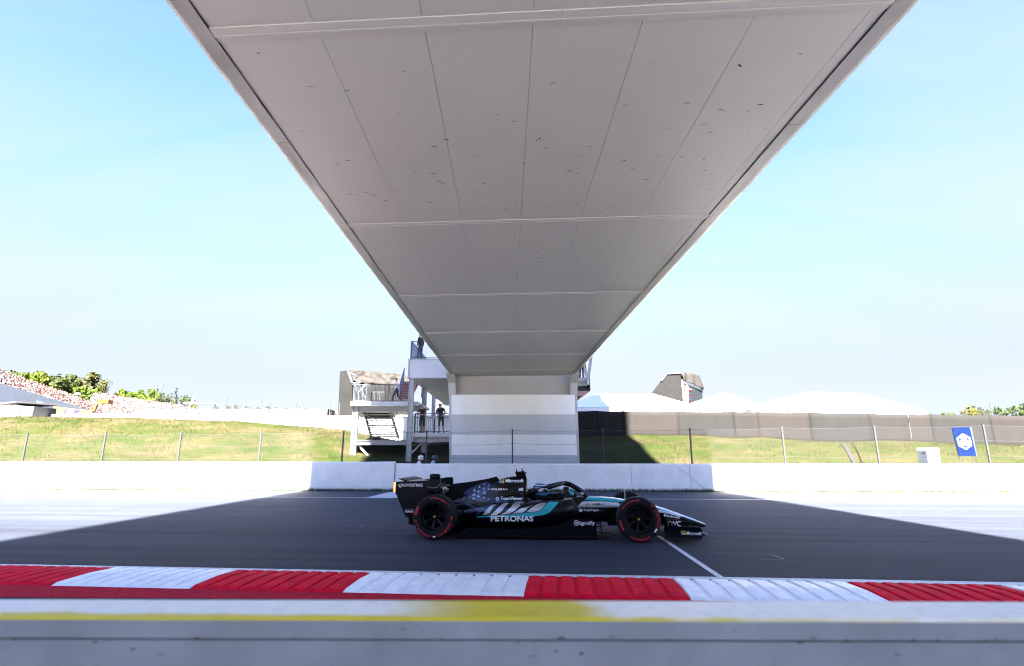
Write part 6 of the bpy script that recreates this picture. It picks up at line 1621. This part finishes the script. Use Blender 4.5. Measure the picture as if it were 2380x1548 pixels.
dtext('PETRONAS', 285, 660, 400, 676, Z1, 'star_dim', .01); dtext('PRIMAX', 283, 684, 402, 711, Z1, 'star_silver', .03, .2)
dpoly('pale_sticker', [(905, 398), (988, 388), (985, 440), (905, 442)], ZC, 'star_silver', 30, .006)
dpoly('halo_print', [(1620, 400), (1700, 362), (1820, 335), (1825, 352), (1720, 378), (1640, 408)], ZC, 'decal_silver', 30, .006)

# ---- wheels
def sidewall_y(r, R0, rin, hw):
    t = (r - rin) / (R0 - rin); return hw * (1.0 + .02 * math.sin(math.pi * min(1, max(0, t)) * .9)) - hw * .16 * max(0, (t - .72) / .28) ** 2
def wheel(x, sg, R0, width, name):
    hw = width / 2; rin = .232; yc = sg * (.95 - hw)
    root = bpy.data.objects.new('wheel', None); COL.objects.link(root); root.parent = car; root.location = (x, yc, R0); root.empty_display_size = .2
    prof = [(rin, -hw * .86)] + [(r, -sidewall_y(r, R0, rin, hw)) for r in [rin + (R0 - .012 - rin) * i / 9 for i in range(10)]] + [(R0 - .003, -hw * .74), (R0, -hw * .6), (R0 + .001, 0)]
    prof = prof + [(r, -y) for r, y in reversed(prof[:-1])]
    k = len(prof); mis = [0] * (k - 1)
    for i in range(10, k - 11): mis[i] = 1
    mb = MB(); mb.lathe(prof, 72, mis=mis); mb.build('tyre', ['tyre', 'tread'], root)
    o = -sg if False else sg
    f = lambda y: y * sg                       # y measured outwards
    lat = lambda nm, pr, m, n=48: (lambda b: b.build(nm, m, root))(MB().lathe([(r, f(y)) for r, y in pr], n))
    lat('rim', [(rin - .002, -hw * .85), (rin - .002, hw * .84), (rin - .008, hw * .88), (.212, hw * .86), (.205, hw * .80), (.198, hw * .60), (.190, hw * .58), (.186, hw * .50), (.18, -hw * .8)], 'rim_black')
    lat('rim_edge', [(.196, hw * .615), (.192, hw * .635), (.188, hw * .615)], 'decal_navy')
    nsp = 7
    for i in range(nsp):
        a = R(90 + 18) + 2 * math.pi * i / nsp; ca, sa = math.cos(a), math.sin(a); mb = MB()
        P = lambda r, t, y: (r * ca - t * sa, f(y), r * sa + t * ca)
        mb.hexa([P(.03, -.018, hw * .40), P(.03, .018, hw * .40), P(.03, .012, hw * .30), P(.03, -.012, hw * .30)], [P(.188, -.030, hw * .56), P(.188, .030, hw * .56), P(.188, .022, hw * .40), P(.188, -.022, hw * .40)]); mb.build('spoke', 'rim_black', root, bevel=.004)
    lat('hub', [(0, hw * .56), (.03, hw * .56), (.042, hw * .50), (.05, hw * .40), (.05, 0)], 'rim_black', 24)
    lat('wheel_nut', [(0, hw * .66), (.013, hw * .66), (.016, hw * .62), (.016, hw * .56)], 'nut_lime', 16)
    lat('brake_cover', [(0, hw * .1), (.17, hw * .1), (.175, hw * .05)], 'carbon', 32)
    return root, hw, rin
def on_tyre(root, hw, rin, R0, sg, name, vf, m):
    """vf: list of (verts (angle deg, radius), faces); angle as seen from outside on the near side"""
    mb = MB()
    for vs, fs in vf:
        P = []
        for a, r in vs:
            y = sidewall_y(r, R0, rin, hw) + .0018; P.append((r * math.cos(R(a)) * 1.0, sg * y, r * math.sin(R(a))))
        mb.add(P, fs)
    return mb.build(name, m, root, fix=False)
def arc_text(txt, a0, a1, r0, r1, bold=.03):
    v, f = glyphs(txt, bold); v, f = refine([(x * 6, y) for x, y in v], f, .35); return ([(a0 + (a1 - a0) * x / 6, r0 + (r1 - r0) * y) for x, y in v], f)
def arc_band(a0, a1, r0, r1, taper=0.0, n=18):
    v = []
    for i in range(n + 1):
        t = i / n; a = a0 + (a1 - a0) * t; k = 1 - taper * t; v += [(a, r0 + (r1 - r0) * .5 * (1 - k)), (a, r1 - (r1 - r0) * .5 * (1 - k))]
    return (v, [(2 * i, 2 * i + 1, 2 * i + 3, 2 * i + 2) for i in range(n)])
for sg in (-1, 1):
    root, hw, rin = wheel(0, sg, .356, .375, 'rear')
    T = lambda nm, vf, m='tyre_red': on_tyre(root, hw, rin, .356, sg, nm, vf, m)
    T('tyre_band', [arc_band(100, 52, .302, .322, .0)] + [arc_band(66 - 6 * k, 50 - 7 * k, .296 + .008 * k, .301 + .008 * k, .6) for k in range(4)]); T('tyre_band', [arc_band(148, 174, .288, .326)])
    T('tyre_lettering', [arc_text('PIRELLI', 262, 190, .288, .328)]); T('tyre_lettering', [arc_text('P ZERO', 362, 286, .288, .328)])
    T('tyre_sticker', [arc_band(270, 279, .30, .322)], 'star_silver')
    root, hw, rin = wheel(3.40, sg, .352, .29, 'front')
    T = lambda nm, vf, m='tyre_red': on_tyre(root, hw, rin, .352, sg, nm, vf, m)
    T('tyre_band', [arc_band(86, 150, .295, .316, .5)]); T('tyre_band', [arc_band(182, 214, .286, .318)])
    T('tyre_lettering', [arc_text('P ZERO', 48, -22, .288, .324)]); T('tyre_lettering', [arc_text('PIRELLI', 302, 240, .288, .322)])
    T('tyre_sticker', [arc_band(322, 334, .288, .315)], 'star_silver')
# nose antenna
mb = MB(); mb.tube([(3.28, 0, .58), (3.285, 0, .86)], .004, 5); cpart('pitot_tube', mb, 'star_silver', body=False)

# ---- driver
drv_o = CM @ Vector((1.62, 0, .30))
names = ['pelvis', 'waist', 'chest', 'neck', 'skull', 'crown']
def driver():
    J = dict(pelvis=(0, 0, .0), waist=(0, .03, .12), chest=(0, .06, .27), neck=(0, .10, .36), skull=(0, .13, .43), crown=(0, .15, .50))
    for s, k in (('l', -1), ('r', 1)):
        J[s + 'shoulder'] = (k * .17, .08, .28); J[s + 'elbow'] = (k * .22, .25, .18); J[s + 'wrist'] = (k * .14, .45, .23); J[s + 'palm'] = (k * .13, .52, .25)
        J[s + 'hip'] = (k * .09, .06, -.02); J[s + 'knee'] = (k * .09, .48, .08); J[s + 'ankle'] = (k * .08, .88, .0); J[s + 'toe'] = (k * .08, .95, .09)
    return J
dv = person('driver with light blue and navy helmet sitting in the race car cockpit', drv_o, -HD - R(90), driver(), dict(top='cloth_black', bottom='cloth_black', arm='cloth_black'))
hc = Vector((0, .135, .452))
def sph(name, rx, ry, rz, t0, t1, p0, p1, m, parent, c=hc, n=20, k=12):
    mb = MB(); vs = []
    for i in range(k + 1):
        t = t0 + (t1 - t0) * i / k
        for j in range(n + 1):
            p = p0 + (p1 - p0) * j / n; vs.append(c + Vector((rx * math.cos(t) * math.sin(p), ry * math.cos(t) * math.cos(p), rz * math.sin(t))))
    mb.add(vs, [(i * (n + 1) + j, i * (n + 1) + j + 1, (i + 1) * (n + 1) + j + 1, (i + 1) * (n + 1) + j) for i in range(k) for j in range(n)], 0, True); return mb.build(name, m, parent, fix=False)
hel = sph('helmet', .126, .155, .128, R(-58), R(90), 0, 2 * math.pi, 'helmet_sky', dv, n=36)
sph('visor', .131, .161, .131, R(-14), R(22), R(-72), R(72), 'visor', hel)
sph('helmet_band', .1285, .158, .1305, R(26), R(36), R(-180), R(180), 'helmet_navy', hel, n=36, k=4)
sph('helmet_band', .1285, .158, .1305, R(48), R(57), R(-180), R(180), 'helmet_navy', hel, n=36, k=4)
sph('helmet_band', .1285, .158, .1305, R(-8), R(20), R(80), R(280), 'helmet_navy', hel, n=36, k=4)
sph('helmet_band', .1285, .158, .1305, R(38), R(44), R(40), R(140), 'decal_white', hel, n=20, k=3)
sph('chin_bar', .128, .162, .131, R(-50), R(-20), R(-50), R(50), 'helmet_sky', hel, n=20, k=6)
